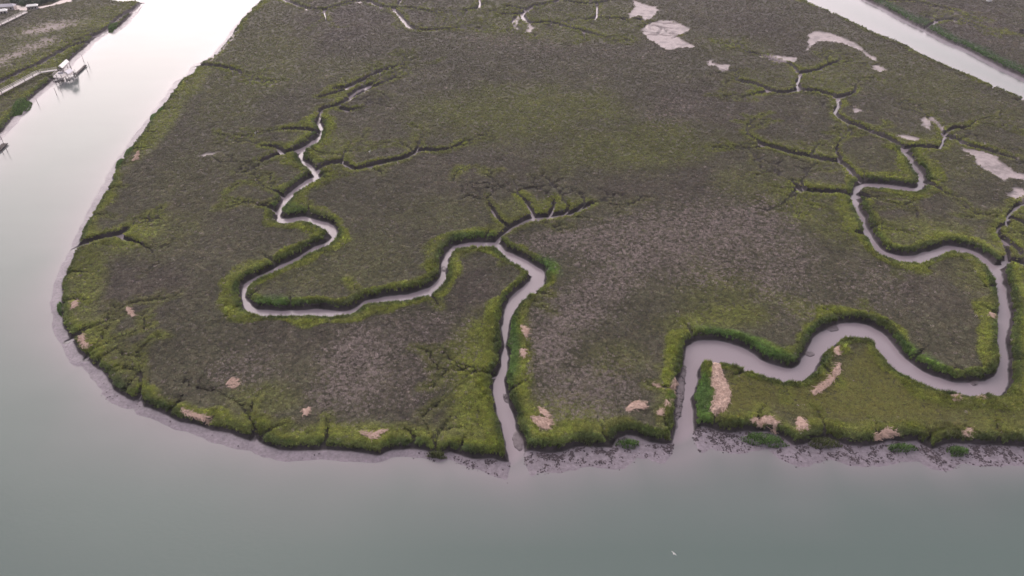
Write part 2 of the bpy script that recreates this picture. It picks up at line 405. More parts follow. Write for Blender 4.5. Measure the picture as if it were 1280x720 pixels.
# ------------------------------------------------------------------ heights
flat_w = 2.5 + 1.3*fbm(X, YY, 30, 21, 2)
slope = 0.34/np.maximum(flat_w, 2.0)
pxg, pyg = to_px(X, YY)
right_flat = sstep(560, 660, pxg)*sstep(480, 540, pyg)
slope = slope*(1-right_flat) + right_flat*0.34/5.6
z_out = 0.34 - slope*np.clip(-s_shore, 0, 40) + 0.03*fbm(X, YY, 1.5, 22, 2)
z_cr = 0.10 - 0.5*np.clip(-s_cr, 0, 4) + 0.05*fbm(X, YY, 1.2, 23, 2)
outside = s_shore < 0
levee = np.exp(-((np.minimum(s_shore, d_main) - 3.0)/2.6)**2)
levee_m = np.exp(-((d_min - 2.2)/1.6)**2)
plate = 1.50 + 0.16*fbm(X, YY, 26, 24, 3) + 0.36*levee + 0.2*levee_m + 0.05*fbm(X, YY, 1.6, 25, 2)
rw = 0.3 + 0.35*sstep(150, 450, YY)
plate -= 1.15*np.exp(-np.clip(d_rill, 0, 9)**2/rw)
left_sh = sstep(640, 560, pxg)
plate -= 0.40*left_sh*sstep(7, 1, s_shore)
plate -= 0.30*sstep(-0.5, 1.0, s_pan)
foot = np.where(s_shore < s_cr, 0.34, 0.10)
bankw = 1.25
up = sstep(0, 1, s/bankw)
z_in = foot + (plate - foot)*up
kx = sstep(1.8, -1.8, s_cr)*(1 - sstep(0, -8, s_shore))
z_mix = z_out*(1-kx) + np.minimum(z_out, z_cr)*kx
Z = np.where(s > 0, z_in, np.where(outside, z_mix, z_cr))
# tidal bars: long mud bar in the wide creek mouth, humps elsewhere
def blob(px, py, rx, ry, rot=0, z=0.2):
    """soft ellipse in the ground plane, centre and size read off the photograph"""
    cx, cy = unproj(px, py, z)
    a = math.radians(rot)
    ex = np.array(unproj(px + rx*math.cos(a), py + rx*math.sin(a), z)) - (cx, cy)
    ey = np.array(unproj(px - ry*math.sin(a), py + ry*math.cos(a), z)) - (cx, cy)
    M = np.linalg.inv(np.array([[ex[0], ey[0]], [ex[1], ey[1]]]))
    X0, Y0 = X - cx, YY - cy
    p = M[0, 0]*X0 + M[0, 1]*Y0; q = M[1, 0]*X0 + M[1, 1]*Y0
    return p*p + q*q
BARS = [(851,490,6,42,6,.22),(1042,410,10,5,0,.2),(1218,478,6,5,20,.2),(647,552,8,14,-10,.14),(632,497,4,8,-30,.2),(1013,442,8,4,10,.14),(555,335,3,4,0,.3)]
barm = np.zeros(X.shape)
for (bx, by, rx, ry, ro, hh) in BARS:
    r2 = blob(bx, by, rx, ry, ro) + 0.5*fbm(X, YY, 2.0, 44, 2)
    g = sstep(1.15, 0.5, r2)
    barm = np.maximum(barm, g)
    Z = np.where(s < 0.3, np.maximum(Z, (hh + 0.05*fbm(X, YY, .8, 45, 2))*g + Z*(1-g)), Z)
for (ix, iy, rx, ry, ro, lab, gr) in ISLETS:
    r2 = blob(ix, iy, rx, ry, ro, 0.5)
    Z = np.where(r2 < 1.25, np.maximum(Z, 0.62*sstep(1.25, 0.6, r2) - .4*(1-sstep(1.25, .9, r2))), Z)
Z = np.where((YY > 700) & (Z < -1), -1.0, np.maximum(Z, -1.2))

# ------------------------------------------------------------------ vegetation zones
def zone(lst, wob=0.38):
    w = np.zeros(X.shape)
    nb = wob*fbm(X, YY, 14, 61, 4)
    for (cx, cy, rx, ry, ro, st) in lst:
        a = math.radians(ro)
        dx, dy = pxg-cx, pyg-cy
        p = (dx*math.cos(a)+dy*math.sin(a))/rx; q = (-dx*math.sin(a)+dy*math.cos(a))/ry
        w = np.maximum(w, st*sstep(1.45, 0.45, np.sqrt(p*p+q*q) + nb))
    return w
z_straw = zone([(720,302,75,20,-3,.9),(810,305,90,36,-8,1),(900,287,85,36,-4,1),(965,330,60,45,30,.65),(740,372,70,32,-35,.95),(690,430,28,50,10,1),(735,488,60,38,0,.75),
   (445,462,42,52,15,1),(415,495,30,20,0,.7),(300,462,42,24,-10,.5),(1090,360,60,30,10,.3),(640,55,60,15,5,.3),(838,140,40,20,0,.35),(1010,390,40,20,0,.4),(520,440,60,60,0,.35),(880,330,60,30,0,.7)])
z_olive = zone([(655,145,130,38,0,1),(800,185,110,30,-5,1),(930,232,40,22,20,.6),(1010,265,75,22,30,.8),(1110,310,60,20,20,.5),(900,375,60,36,-10,.7),(870,410,60,20,0,.6),(770,452,42,22,0,.55),
   (250,225,80,50,-30,.3),(200,290,60,28,-15,.6),(1150,105,130,30,22,.6),(720,30,100,26,0,.75),(620,20,50,26,0,.8),(460,95,60,16,-25,.6),(360,340,50,30,0,.5),(290,120,50,40,-40,.55),
   (430,330,80,40,0,.35),(320,55,60,40,-40,.6),(920,60,60,16,0,.35),(1180,200,90,40,0,.45),(960,100,50,12,5,.5),(620,480,30,40,0,.5),(560,270,60,22,0,.3),(400,90,80,16,0,.4),
   (60,60,130,34,-22,1),(340,70,40,60,40,.7),(20,120,60,26,-25,.6),(100,20,60,20,0,.5)], .45)
z_brown = zone([(400,35,110,26,-5,.8),(170,370,60,40,-10,.8),(240,260,70,40,-40,.5),(830,225,90,26,-5,.6),(900,140,90,36,10,.6),(980,50,120,24,20,.5),(1110,255,60,20,0,.7),(592,370,28,40,20,.9),
   (1165,370,70,30,0,.5),(500,420,110,30,-5,.6),(520,480,50,50,0,.6),(1190,40,80,40,0,.8),(560,210,70,30,0,.4),(650,210,60,26,0,.4),(820,440,60,40,0,.3),(760,60,90,16,0,.4),(380,420,90,26,0,.5)], .5)
z_lime = zone([(590,490,32,85,3,1),(450,548,130,16,0,.95),(110,350,22,60,8,.8),(110,425,30,36,40,.7),(160,300,40,14,-20,.7),(230,520,60,14,20,.75),(325,500,50,18,0,.4),(850,480,26,60,8,.6),(700,548,90,10,2,.5),
   (200,160,12,60,38,.9),(1250,520,40,24,0,.5),(680,262,55,14,-8,.6),(400,190,50,26,0,.5),(1010,238,50,10,5,.6),(1000,190,60,12,12,.5),(1150,290,60,16,0,.6),(1150,180,40,10,10,.5),(1030,100,50,20,10,.45),(1260,290,25,30,0,.6),(240,110,10,36,40,.8),(650,460,14,60,0,.8),(900,400,60,16,-5,.6),(1010,390,50,14,20,.5),(700,520,60,26,0,.5),(1220,340,30,30,0,.4),(50,84,75,9,-24,.75),(130,22,40,10,-20,.5),(400,205,25,16,0,.6),(660,262,45,12,0,.5)], .35)
z_mead = zone([(1080,500,150,34,4,1),(930,495,50,26,0,1),(1100,460,50,30,0,1),(1240,530,80,22,0,.7)], .2)

d_c = np.minimum(d_main, d_min + 1.2)
lev_w = np.clip(5.6 + 5.0*fbm(X, YY, 9, 71, 2) + 3.0*fbm(X, YY, 24, 72, 2), 3.0, 12)
lev_main = sstep(1.0, 0.72, np.clip(d_main, 0, 99)/np.maximum(lev_w, 1.5))
lev_min = sstep(1.0, 0.4, np.clip(d_min, 0, 99)/np.maximum(lev_w*0.62, 1.0))*0.75
lev_sh = sstep(1.0, 0.5, np.clip(s_shore, 0, 99)/np.maximum(lev_w*0.95, 1.5))*np.where(pxg > 960, .8, 1)
lev_r = sstep(3.2, 1.2, d_rill)*.6*sstep(-.6, .3, fbm(X, YY, 30, 73, 2))
levm = np.maximum(np.maximum(np.maximum(lev_main, lev_min), lev_sh), lev_r)

def C(*c): return np.array(c, float)
K_BASE = C(.124, .117, .075); K_OLIVE = C(.146, .155, .048); K_BROWN = C(.118, .099, .084); K_STRAW = C(.30, .248, .232)
K_LIME = C(.212, .238, .042); K_MEAD = C(.166, .164, .042); K_DARK = C(.050, .082, .028); K_LUSH = C(.095, .180, .040)
vn = fbm(X, YY, 7, 81, 3)[..., None]
vcol = np.broadcast_to(K_BASE, X.shape + (3,)).copy()
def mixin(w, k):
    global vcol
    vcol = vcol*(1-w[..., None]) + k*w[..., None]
mixin(z_brown*0.9, K_BROWN); mixin(z_olive, K_OLIVE); mixin(z_mead, K_MEAD)
mixin(z_lime*0.9, K_LIME)
mixin(np.clip(levm*(0.95+0.7*fbm(X, YY, 7, 82, 3)), 0, 1), K_LIME*0.95)
mixin(np.clip(lev_sh*sstep(.0, .6, fbm(X, YY, 9, 83, 3))*0.6, 0, 1), K_OLIVE)
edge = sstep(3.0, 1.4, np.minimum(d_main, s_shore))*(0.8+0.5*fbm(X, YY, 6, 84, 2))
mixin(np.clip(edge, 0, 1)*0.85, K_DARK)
mixin(zone([(272,560,1,1,0,0),(640,440,10,36,0,.8),(880,500,14,30,0,.9),(925,425,60,8,15,.7),(960,442,40,8,20,.7),(690,335,20,10,30,.8),(1150,450,60,10,30,.6),(345,378,30,8,0,.6),(360,262,24,6,0,.6),(590,296,30,5,0,.4)], .2)
      *sstep(7, 3, np.minimum(d_main, s_shore)), K_LUSH)
mk = (1 - .75*z_mead*(1-np.clip(levm, 0, 1)))[..., None]
vcol = vcol*(1 + 0.22*vn*mk)*(1 + 0.30*fbm(X, YY, 1.7, 89, 2)[..., None]*mk)*(1 + .16*fbm(X, YY, 28, 90, 3)[..., None]*mk)
mixin(sstep(13, 7, s_right + 3*fbm(X, YY, 12, 74, 2))*(s_right > 0)*.85, C(.055, .12, .035))
straw_w = z_straw*(1-np.clip(levm, 0, 1))

# ground colours
K_MUD = C(.215, .182, .212); K_SILT = C(.105, .088, .088); K_PANC = C(.36, .30, .30); K_SANDC = C(.80, .70, .66)
gcol = np.broadcast_to(K_MUD, X.shape + (3,)).copy()
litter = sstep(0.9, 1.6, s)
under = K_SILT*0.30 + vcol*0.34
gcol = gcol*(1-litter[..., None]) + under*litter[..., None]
bank_shade = sstep(-0.35, 0.1, s)*sstep(1.45, 1.0, s)  # dark bank silt, with the shade of the steep walls painted into its colour
gcol = gcol*(1-bank_shade[..., None]) + C(.034, .027, .031)*(1 + 1.1*np.clip(fbm(X, YY, 2.2, 96, 3), -.5, 1))[..., None]*bank_shade[..., None]
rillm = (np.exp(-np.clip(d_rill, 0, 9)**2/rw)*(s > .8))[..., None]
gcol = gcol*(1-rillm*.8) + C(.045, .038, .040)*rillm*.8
minor_bed_shade = (sstep(0.5, 0.0, d_min)*(d_main > .5)*(s < .4)*(.75+.35*fbm(X, YY, 14, 88, 2)))[..., None]  # shade between the narrow creek walls, painted into the bed colour
gcol = gcol*(1-minor_bed_shade) + C(.038, .032, .036)*minor_bed_shade
w = (sstep(-0.3, 0.6, s_pan)*sstep(-.2, .3, s))[..., None]; gcol = gcol*(1-w) + K_PANC*w*(1 - .38*sstep(.05, .5, fbm(X, YY, 3.5, 95, 3)) - .3*sstep(1.6, .2, s_pan))[..., None]
w = (sstep(-6, 7, s_salt)*sstep(.2, .8, s))[..., None]*0.8; gcol = gcol*(1-w) + C(.34, .28, .27)*w
w = (sstep(-0.5, 0.5, s_sand)*sstep(.2, .8, s))[..., None]; gcol = gcol*(1-w) + K_SANDC*w
w = (barm*sstep(.4, 0, s))[..., None]*.55; gcol = gcol*(1-w) + C(.095, .07, .072)*w
gcol = gcol*(1 + 0.12*fbm(X, YY, 1.1, 85, 2)[..., None] + 0.1*fbm(X, YY, 12, 86, 2)[..., None])
rough = np.where(s > 0.0, 0.85, 0.34) + 0.12*fbm(X, YY, 3, 87, 2)
rough = np.where(s_pan > 0, 0.5, rough)

def lookup(A, x, y):
    i = np.clip(np.searchsorted(Y, y), 1, NR-1); i = np.where(np.abs(Y[i-1]-y) < np.abs(Y[i]-y), i-1, i)
    u = x/D[i]
    j = np.clip(np.searchsorted(U, u), 1, NC-1); j = np.where(np.abs(U[j-1]-u) < np.abs(U[j]-u), j-1, j)
    return A[i, j]
def gz(x, y): return float(lookup(Z, np.array([x]), np.array([y]))[0])

# ------------------------------------------------------------------ materials
def new_mat(name):
    m = bpy.data.materials.new(name); m.use_nodes = True
    nt = m.node_tree; nt.nodes.clear()
    out = nt.nodes.new('ShaderNodeOutputMaterial')
    b = nt.nodes.new('ShaderNodeBsdfPrincipled')
    nt.links.new(b.outputs[0], out.inputs[0])
    return m, nt, b, out

def simple_mat(name, col, rough=0.7, noise=0.25, scale=3.0, bump=0.0):
    m, nt, b, out = new_mat(name)
    tc = nt.nodes.new('ShaderNodeTexCoord')
    n = nt.nodes.new('ShaderNodeTexNoise'); n.inputs['Scale'].default_value = scale; n.inputs['Detail'].default_value = 5
    nt.links.new(tc.outputs['Object'], n.inputs['Vector'])
    mx = nt.nodes.new('ShaderNodeMix'); mx.data_type = 'RGBA'
    mx.inputs[6].default_value = (*[c*(1-noise) for c in col], 1); mx.inputs[7].default_value = (*[min(1, c*(1+noise)) for c in col], 1)
    nt.links.new(n.outputs['Fac'], mx.inputs[0]); nt.links.new(mx.outputs[2], b.inputs['Base Color'])
    b.inputs['Roughness'].default_value = rough
    if bump:
        bp = nt.nodes.new('ShaderNodeBump'); bp.inputs['Distance'].default_value = bump
        nt.links.new(n.outputs['Fac'], bp.inputs['Height']); nt.links.new(bp.outputs[0], b.inputs['Normal'])
    return m

def ground_mat():
    m, nt, b, out = new_mat('marsh_mud')
    a = nt.nodes.new('ShaderNodeAttribute'); a.attribute_name = 'gcol'
    r = nt.nodes.new('ShaderNodeAttribute'); r.attribute_name = 'rough'
    tc = nt.nodes.new('ShaderNodeTexCoord')
    n = nt.nodes.new('ShaderNodeTexNoise'); n.inputs['Scale'].default_value = 1.3; n.inputs['Detail'].default_value = 8; n.inputs['Roughness'].default_value = .65
    nt.links.new(tc.outputs['Object'], n.inputs['Vector'])
    mr = nt.nodes.new('ShaderNodeMapRange'); mr.inputs[3].default_value = 0.72; mr.inputs[4].default_value = 1.28
    mr.inputs[1].default_value = .3; mr.inputs[2].default_value = .7
    nt.links.new(n.outputs['Fac'], mr.inputs[0])
    mx = nt.nodes.new('ShaderNodeMix'); mx.data_type = 'RGBA'; mx.blend_type = 'MULTIPLY'; mx.inputs[0].default_value = 1
    nt.links.new(a.outputs['Color'], mx.inputs[6]); nt.links.new(mr.outputs[0], mx.inputs[7])
    nt.links.new(mx.outputs[2], b.inputs['Base Color']); nt.links.new(r.outputs['Fac'], b.inputs['Roughness'])
    bp = nt.nodes.new('ShaderNodeBump'); bp.inputs['Distance'].default_value = 0.12; bp.inputs['Strength'].default_value = .6
    nt.links.new(n.outputs['Fac'], bp.inputs['Height']); nt.links.new(bp.outputs[0], b.inputs['Normal'])
    b.inputs['IOR'].default_value = 1.36
    return m

def plant_mat(name, attr_type='INSTANCER', trans=0.25):
    m, nt, b, out = new_mat(name)
    a = nt.nodes.new('ShaderNodeAttribute'); a.attribute_type = attr_type; a.attribute_name = 'col'
    g = nt.nodes.new('ShaderNodeNewGeometry')
    hs = nt.nodes.new('ShaderNodeHueSaturation')
    mr = nt.nodes.new('ShaderNodeMapRange'); mr.inputs[3].default_value = 0.42; mr.inputs[4].default_value = 1.65
    nt.links.new(g.outputs['Random Per Island'], mr.inputs[0]); nt.links.new(mr.outputs[0], hs.inputs['Value'])
    nt.links.new(a.outputs['Color'], hs.inputs['Color'])
    nt.links.new(hs.outputs[0], b.inputs['Base Color'])
    b.inputs['Roughness'].default_value = .65; b.inputs['Specular IOR Level'].default_value = .25
    tr = nt.nodes.new('ShaderNodeBsdfTranslucent'); nt.links.new(hs.outputs[0], tr.inputs[0])
    ms = nt.nodes.new('ShaderNodeMixShader'); ms.inputs[0].default_value = trans
    nt.links.new(b.outputs[0], ms.inputs[1]); nt.links.new(tr.outputs[0], ms.inputs[2]); nt.links.new(ms.outputs[0], out.inputs[0])
    return m

def water_mat():
    m, nt, b, out = new_mat('river_water')
    a = nt.nodes.new('ShaderNodeAttribute'); a.attribute_name = 'wcol'
    nt.links.new(a.outputs['Color'], b.inputs['Base Color'])
    b.inputs['Roughness'].default_value = 0.17; b.inputs['IOR'].default_value = 1.333
    tc = nt.nodes.new('ShaderNodeTexCoord')
    mp = nt.nodes.new('ShaderNodeMapping'); mp.inputs['Scale'].default_value = (1, 1.6, 1); mp.inputs['Rotation'].default_value = (0, 0, .5)
    nt.links.new(tc.outputs['Object'], mp.inputs['Vector'])
    n = nt.nodes.new('ShaderNodeTexNoise'); n.inputs['Scale'].default_value = 0.9; n.inputs['Detail'].default_value = 4
    n2 = nt.nodes.new('ShaderNodeTexNoise'); n2.inputs['Scale'].default_value = 0.02; n2.inputs['Detail'].default_value = 3
    nt.links.new(mp.outputs[0], n.inputs['Vector']); nt.links.new(mp.outputs[0], n2.inputs['Vector'])
    mr = nt.nodes.new('ShaderNodeMapRange'); mr.inputs[1].default_value = .35; mr.inputs[2].default_value = .65; mr.inputs[3].default_value = .03; mr.inputs[4].default_value = .14
    nt.links.new(n2.outputs['Fac'], mr.inputs[0])
    bp = nt.nodes.new('ShaderNodeBump'); bp.inputs['Distance'].default_value = 0.12
    nt.links.new(mr.outputs[0], bp.inputs['Strength'])
    nt.links.new(n.outputs['Fac'], bp.inputs['Height']); nt.links.new(bp.outputs[0], b.inputs['Normal'])
    return m

M_GROUND = ground_mat(); M_WATER = water_mat(); M_GRASS = plant_mat('marsh_grass'); M_REED = plant_mat('cordgrass')
M_OYST = plant_mat('oyster_shell', trans=0.0)
M_WRACK = simple_mat('dead_reed', (.46, .325, .265), .85, .7, 1.6, .3)
M_WRACKF = simple_mat('faded_dead_reed', (.27, .20, .155), .85, .6, 3.2, .2)
M_REEDSTEM = simple_mat('dead_reed_stem', (.56, .40, .33), .8, .4, 6)
M_DECK = simple_mat('weathered_wood', (.72, .67, .66), .8, .25, 2.0)
M_PILE = simple_mat('dark_pile_wood', (.09, .075, .07), .85, .3, 2.0)
M_ROOFW = simple_mat('white_metal_roof', (.80, .79, .78), .5, .05, .5)
M_ROOFG = simple_mat('lavender_grey_roof', (.42, .40, .46), .6, .15, .8)
M_WALL = simple_mat('pale_wall', (.50, .44, .42), .8, .15, .8)
M_FLOAT = simple_mat('dark_float', (.035, .033, .036), .7, .2, 1.5)
M_BOAT = simple_mat('boat_paint', (.78, .77, .76), .35, .05, 1)
M_DARKGL = simple_mat('dark_window', (.03, .03, .035), .2, .1, 1)
M_BIRD = simple_mat('white_feather', (.82, .81, .79), .8, .08, 9)
M_BEAK = simple_mat('beak', (.45, .28, .06), .6, .1, 9)
M_RED = simple_mat('faded_red_canvas', (.48, .16, .14), .7, .2, 2)

# ------------------------------------------------------------------ mesh helpers
def mesh_from(name, V, Fc, mat=None, parent=None):
    me = bpy.data.meshes.new(name)
    me.from_pydata([tuple(v) for v in V], [], [tuple(f) for f in Fc]); me.update()
    o = bpy.data.objects.new(name, me); COL.objects.link(o)
    if mat: me.materials.append(mat)
    if parent: o.parent = parent
    return o
def tag(o, label=None, cat=None, group=None, kind=None):
    if label: o['label'] = label
    if cat: o['category'] = cat
    if group: o['group'] = group
    if kind: o['kind'] = kind
    return o
def empty(name, loc, rz=0.0):
    o = bpy.data.objects.new(name, None); COL.objects.link(o)
    o.empty_display_size = .3
    o.location = loc; o.rotation_euler = (0, 0, rz); return o

class MB:
    def __init__(s): s.V = []; s.F = []
    def add(s, V, Fc):
        n = len(s.V); s.V += [tuple(v) for v in V]; s.F += [tuple(i+n for i in f) for f in Fc]; return s
    def box(s, c, d, rz=0.0):
        cx, cy, cz = c; hx, hy, hz = d[0]/2, d[1]/2, d[2]/2; co, si = math.cos(rz), math.sin(rz)
        V = []
        for z in (-hz, hz):
            for x, y in ((-hx, -hy), (hx, -hy), (hx, hy), (-hx, hy)):
                V.append((cx+x*co-y*si, cy+x*si+y*co, cz+z))
        return s.add(V, [(3,2,1,0),(4,5,6,7),(0,1,5,4),(1,2,6,5),(2,3,7,6),(3,0,4,7)])
    def beam(s, a, b, w, h):
        a = Vector(a); b = Vector(b); d = (b-a); L = d.length; d.normalize()
        sd = d.cross(Vector((0, 0, 1)))
        if sd.length < 1e-3: sd = Vector((1, 0, 0))
        sd.normalize(); upv = sd.cross(d).normalized()
        V = []
        for p in (a, b):
            for i, j in ((-1,-1),(1,-1),(1,1),(-1,1)): V.append(p + sd*(i*w/2) + upv*(j*h/2))
        return s.add(V, [(0,1,2,3),(7,6,5,4),(0,4,5,1),(1,5,6,2),(2,6,7,3),(3,7,4,0)])
    def tube(s, a, b, r0, r1=None, n=8):
        if r1 is None: r1 = r0
        a = Vector(a); b = Vector(b); d = (b-a).normalized()
        x = d.orthogonal().normalized(); y = d.cross(x)
        V = []
        for p, r in ((a, r0), (b, r1)):
            for k in range(n):
                t = 2*math.pi*k/n; V.append(p + x*(r*math.cos(t)) + y*(r*math.sin(t)))
        Fc = [(k, (k+1) % n, n+(k+1) % n, n+k) for k in range(n)]
        Fc += [tuple(range(n-1, -1, -1)), tuple(range(n, 2*n))]
        return s.add(V, Fc)
    def build(s, name, mat, parent=None, smooth=False):
        o = mesh_from(name, s.V, s.F, mat, parent)
        if smooth:
            for p in o.data.polygons: p.use_smooth = True
        return o

# ------------------------------------------------------------------ ground mesh
def grid_object(name, xs, ys, zs, keep, mat, attrs):
    nr, nc = xs.shape
    idx = np.full(nr*nc, -1, np.int64)
    q = keep[:-1, :-1] | keep[1:, :-1] | keep[:-1, 1:] | keep[1:, 1:]
    ii, jj = np.nonzero(q)
    a = ii*nc + jj
    quads = np.stack([a, a+1, a+nc+1, a+nc], 1)
    used = np.unique(quads); idx[used] = np.arange(len(used))
    quads = idx[quads]
    me = bpy.data.meshes.new(name)
    me.vertices.add(len(used)); me.loops.add(quads.size); me.polygons.add(len(quads))
    co = np.stack([xs.ravel()[used], ys.ravel()[used], zs.ravel()[used]], 1).astype(np.float32)
    me.vertices.foreach_set('co', co.ravel())
    me.loops.foreach_set('vertex_index', quads.ravel().astype(np.int32))
    me.polygons.foreach_set('loop_start', (np.arange(len(quads))*4).astype(np.int32))
    me.polygons.foreach_set('use_smooth', np.ones(len(quads), bool))
    for nm, A in attrs.items():
        if A.ndim == 3:
            at = me.attributes.new(nm, 'FLOAT_COLOR', 'POINT')
            c4 = np.ones((len(used), 4), np.float32); c4[:, :3] = np.clip(A.reshape(-1, 3)[used], 0, 1)
            at.data.foreach_set('color', c4.ravel())
        else:
            at = me.attributes.new(nm, 'FLOAT', 'POINT'); at.data.foreach_set('value', A.ravel()[used].astype(np.float32))
    me.update(calc_edges=True); me.validate()
    me.materials.append(mat)
    o = bpy.data.objects.new(name, me); COL.objects.link(o); return o

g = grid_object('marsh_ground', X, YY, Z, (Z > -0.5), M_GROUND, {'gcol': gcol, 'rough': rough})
tag(g, kind='structure')

# ------------------------------------------------------------------ water
wi = np.arange(0, NR, 3); wj = np.arange(0, NC, 3)
if wi[-1] != NR-1: wi = np.append(wi, NR-1)
if wj[-1] != NC-1: wj = np.append(wj, NC-1)
XW = X[np.ix_(wi, wj)]; YW = YY[np.ix_(wi, wj)]
sw = s_land[np.ix_(wi, wj)]
cw = d_main[np.ix_(wi, wj)]; rf = right_flat[np.ix_(wi, wj)]
mouth = sstep(10, -2, cw)
shal = np.exp(-np.clip(-sw - 2.6 - 2.4*rf, 0, 60)/(6.5 + 3*fbm(XW, YW, 25, 91, 2)))
shal = np.clip(np.maximum(shal*.62, np.maximum(sstep(-5, 1, sw)*sstep(4, 0, cw), sstep(-1, 1, sw))), 0, 1)
deep = C(.112, .150, .138); shc = C(.30, .252, .280)
wcol = deep*(1-shal[..., None]) + shc*shal[..., None]
wcol = wcol*(1 + .06*fbm(XW, YW, 40, 92, 3)[..., None] + .05*fbm(XW*.25+YW*.1, YW, 9, 93, 3)[..., None])
# rows behind the camera
nb = 12
yb = np.linspace(-1500, Y[0]-8, nb)
xb = np.repeat(XW[:1], nb, 0); yb = np.repeat(yb[:, None], XW.shape[1], 1)
wb = np.broadcast_to(deep, xb.shape + (3,))
XW2 = np.vstack([xb, XW]); YW2 = np.vstack([yb, YW]); wc2 = np.concatenate([wb, wcol], 0)
w_o = grid_object('water', XW2, YW2, np.zeros(XW2.shape), np.ones(XW2.shape, bool), M_WATER, {'wcol': wc2})
tag(w_o, kind='structure')

# ------------------------------------------------------------------ scattered stuff
def proto_mesh(name, V, Fc, mat):
    me = bpy.data.meshes.new(name); me.from_pydata(V, [], Fc); me.update(); me.materials.append(mat)
    return bpy.data.objects.new(name, me)          # never linked to the scene: only its mesh is scattered

def tuft(name, mat, nbl, spread, lmin, lmax, wid, lean, seed, droop=.5):
    r = random.Random(seed); V = []; Fc = []
    for k in range(nbl):
        a = r.uniform(0, 2*math.pi); rad = spread*math.sqrt(r.random())
        bx, by = rad*math.cos(a), rad*math.sin(a)
        ha = r.gauss(0, .75) if lean > .5 else r.uniform(0, 2*math.pi)
        ln = r.uniform(lmin, lmax); w = wid*r.uniform(.6, 1.3)
        le = lean*r.uniform(.6, 1.3)
        dx, dy = math.cos(ha), math.sin(ha); px_, py_ = -dy, dx
        z1 = ln*.55*math.cos(le*.6); h1 = ln*.55*math.sin(le*.6)
        z2 = z1 + ln*.45*math.cos(min(le*1.7+droop, 1.9)); h2 = h1 + ln*.45*math.sin(min(le*1.7+droop, 1.9))
        n = len(V)
        V += [(bx-px_*w/2, by-py_*w/2, -.1), (bx+px_*w/2, by+py_*w/2, -.1),
              (bx+dx*h1+px_*w/2, by+dy*h1+py_*w/2, z1), (bx+dx*h1-px_*w/2, by+dy*h1-py_*w/2, z1),
              (bx+dx*h2, by+dy*h2, max(z2, .05))]
        Fc += [(n, n+1, n+2, n+3), (n+3, n+2, n+4)]
    return proto_mesh(name, V, Fc, mat)

def lump(name, mat, seed):
    r = random.Random(seed); import bmesh
    bm = bmesh.new(); bmesh.ops.create_icosphere(bm, subdivisions=2, radius=.5)
    for v in bm.verts:
        v.co *= r.uniform(.65, 1.25); v.co.z *= .55
    me = bpy.data.meshes.new(name); bm.to_mesh(me); bm.free(); me.materials.append(mat)
    return bpy.data.objects.new(name, me)

def scatter(name, P, rot, scale, col, protos, kindid=None):
    n = len(P)
    me = bpy.data.meshes.new(name); me.vertices.add(n)
    me.vertices.foreach_set('co', P.astype(np.float32).ravel())
    at = me.attributes.new('rot', 'FLOAT_VECTOR', 'POINT'); at.data.foreach_set('vector', rot.astype(np.float32).ravel())
    at = me.attributes.new('scl', 'FLOAT_VECTOR', 'POINT'); at.data.foreach_set('vector', scale.astype(np.float32).ravel())
    at = me.attributes.new('pick', 'INT', 'POINT'); at.data.foreach_set('value', rng.integers(0, len(protos), n).astype(np.int32))
    at = me.attributes.new('col', 'FLOAT_COLOR', 'POINT')
    c4 = np.ones((n, 4), np.float32); c4[:, :3] = np.clip(col, 0, 1); at.data.foreach_set('color', c4.ravel())
    o = bpy.data.objects.new(name, me); COL.objects.link(o)
    nt = bpy.data.node_groups.new(name + '_scatter', 'GeometryNodeTree')
    nt.interface.new_socket('Geometry', in_out='INPUT', socket_type='NodeSocketGeometry')
    nt.interface.new_socket('Geometry', in_out='OUTPUT', socket_type='NodeSocketGeometry')
    gi = nt.nodes.new('NodeGroupInput'); go = nt.nodes.new('NodeGroupOutput')
    gtoi = nt.nodes.new('GeometryNodeGeometryToInstance')
    for p in reversed(protos):
        oi = nt.nodes.new('GeometryNodeObjectInfo'); oi.inputs['Object'].default_value = p; oi.inputs['As Instance'].default_value = False
        nt.links.new(oi.outputs['Geometry'], gtoi.inputs[0])
    def attr(nm, tp):
        a = nt.nodes.new('GeometryNodeInputNamedAttribute'); a.data_type = tp; a.inputs['Name'].default_value = nm; return a.outputs[0]
    mtp = nt.nodes.new('GeometryNodeMeshToPoints')
    iop = nt.nodes.new('GeometryNodeInstanceOnPoints')
    iop.inputs['Pick Instance'].default_value = True
    nt.links.new(gi.outputs[0], mtp.inputs['Mesh']); nt.links.new(mtp.outputs[0], iop.inputs['Points'])
    nt.links.new(gtoi.outputs[0], iop.inputs['Instance']); nt.links.new(attr('pick', 'INT'), iop.inputs['Instance Index'])
    e2r = nt.nodes.new('FunctionNodeEulerToRotation'); nt.links.new(attr('rot', 'FLOAT_VECTOR'), e2r.inputs[0])
    nt.links.new(e2r.outputs[0], iop.inputs['Rotation']); nt.links.new(attr('scl', 'FLOAT_VECTOR'), iop.inputs['Scale'])
    nt.links.new(iop.outputs[0], go.inputs[0])
    md = o.modifiers.new('scatter', 'NODES'); md.node_group = nt
    return o

def sample(n, pylo, pyhi, umax=1.02):
    """random ground points, sparser with distance"""
    py = rng.uniform(pylo, pyhi, n); u = rng.uniform(-umax, umax, n)
    dy = (py-360)/F
    t = (CAM_H-1.2)/(SP + dy*CP)
    y = (CP - dy*SP)*t
    d = y*CP + (CAM_H-1.2)*SP
    x = u*d
    return x, y, d

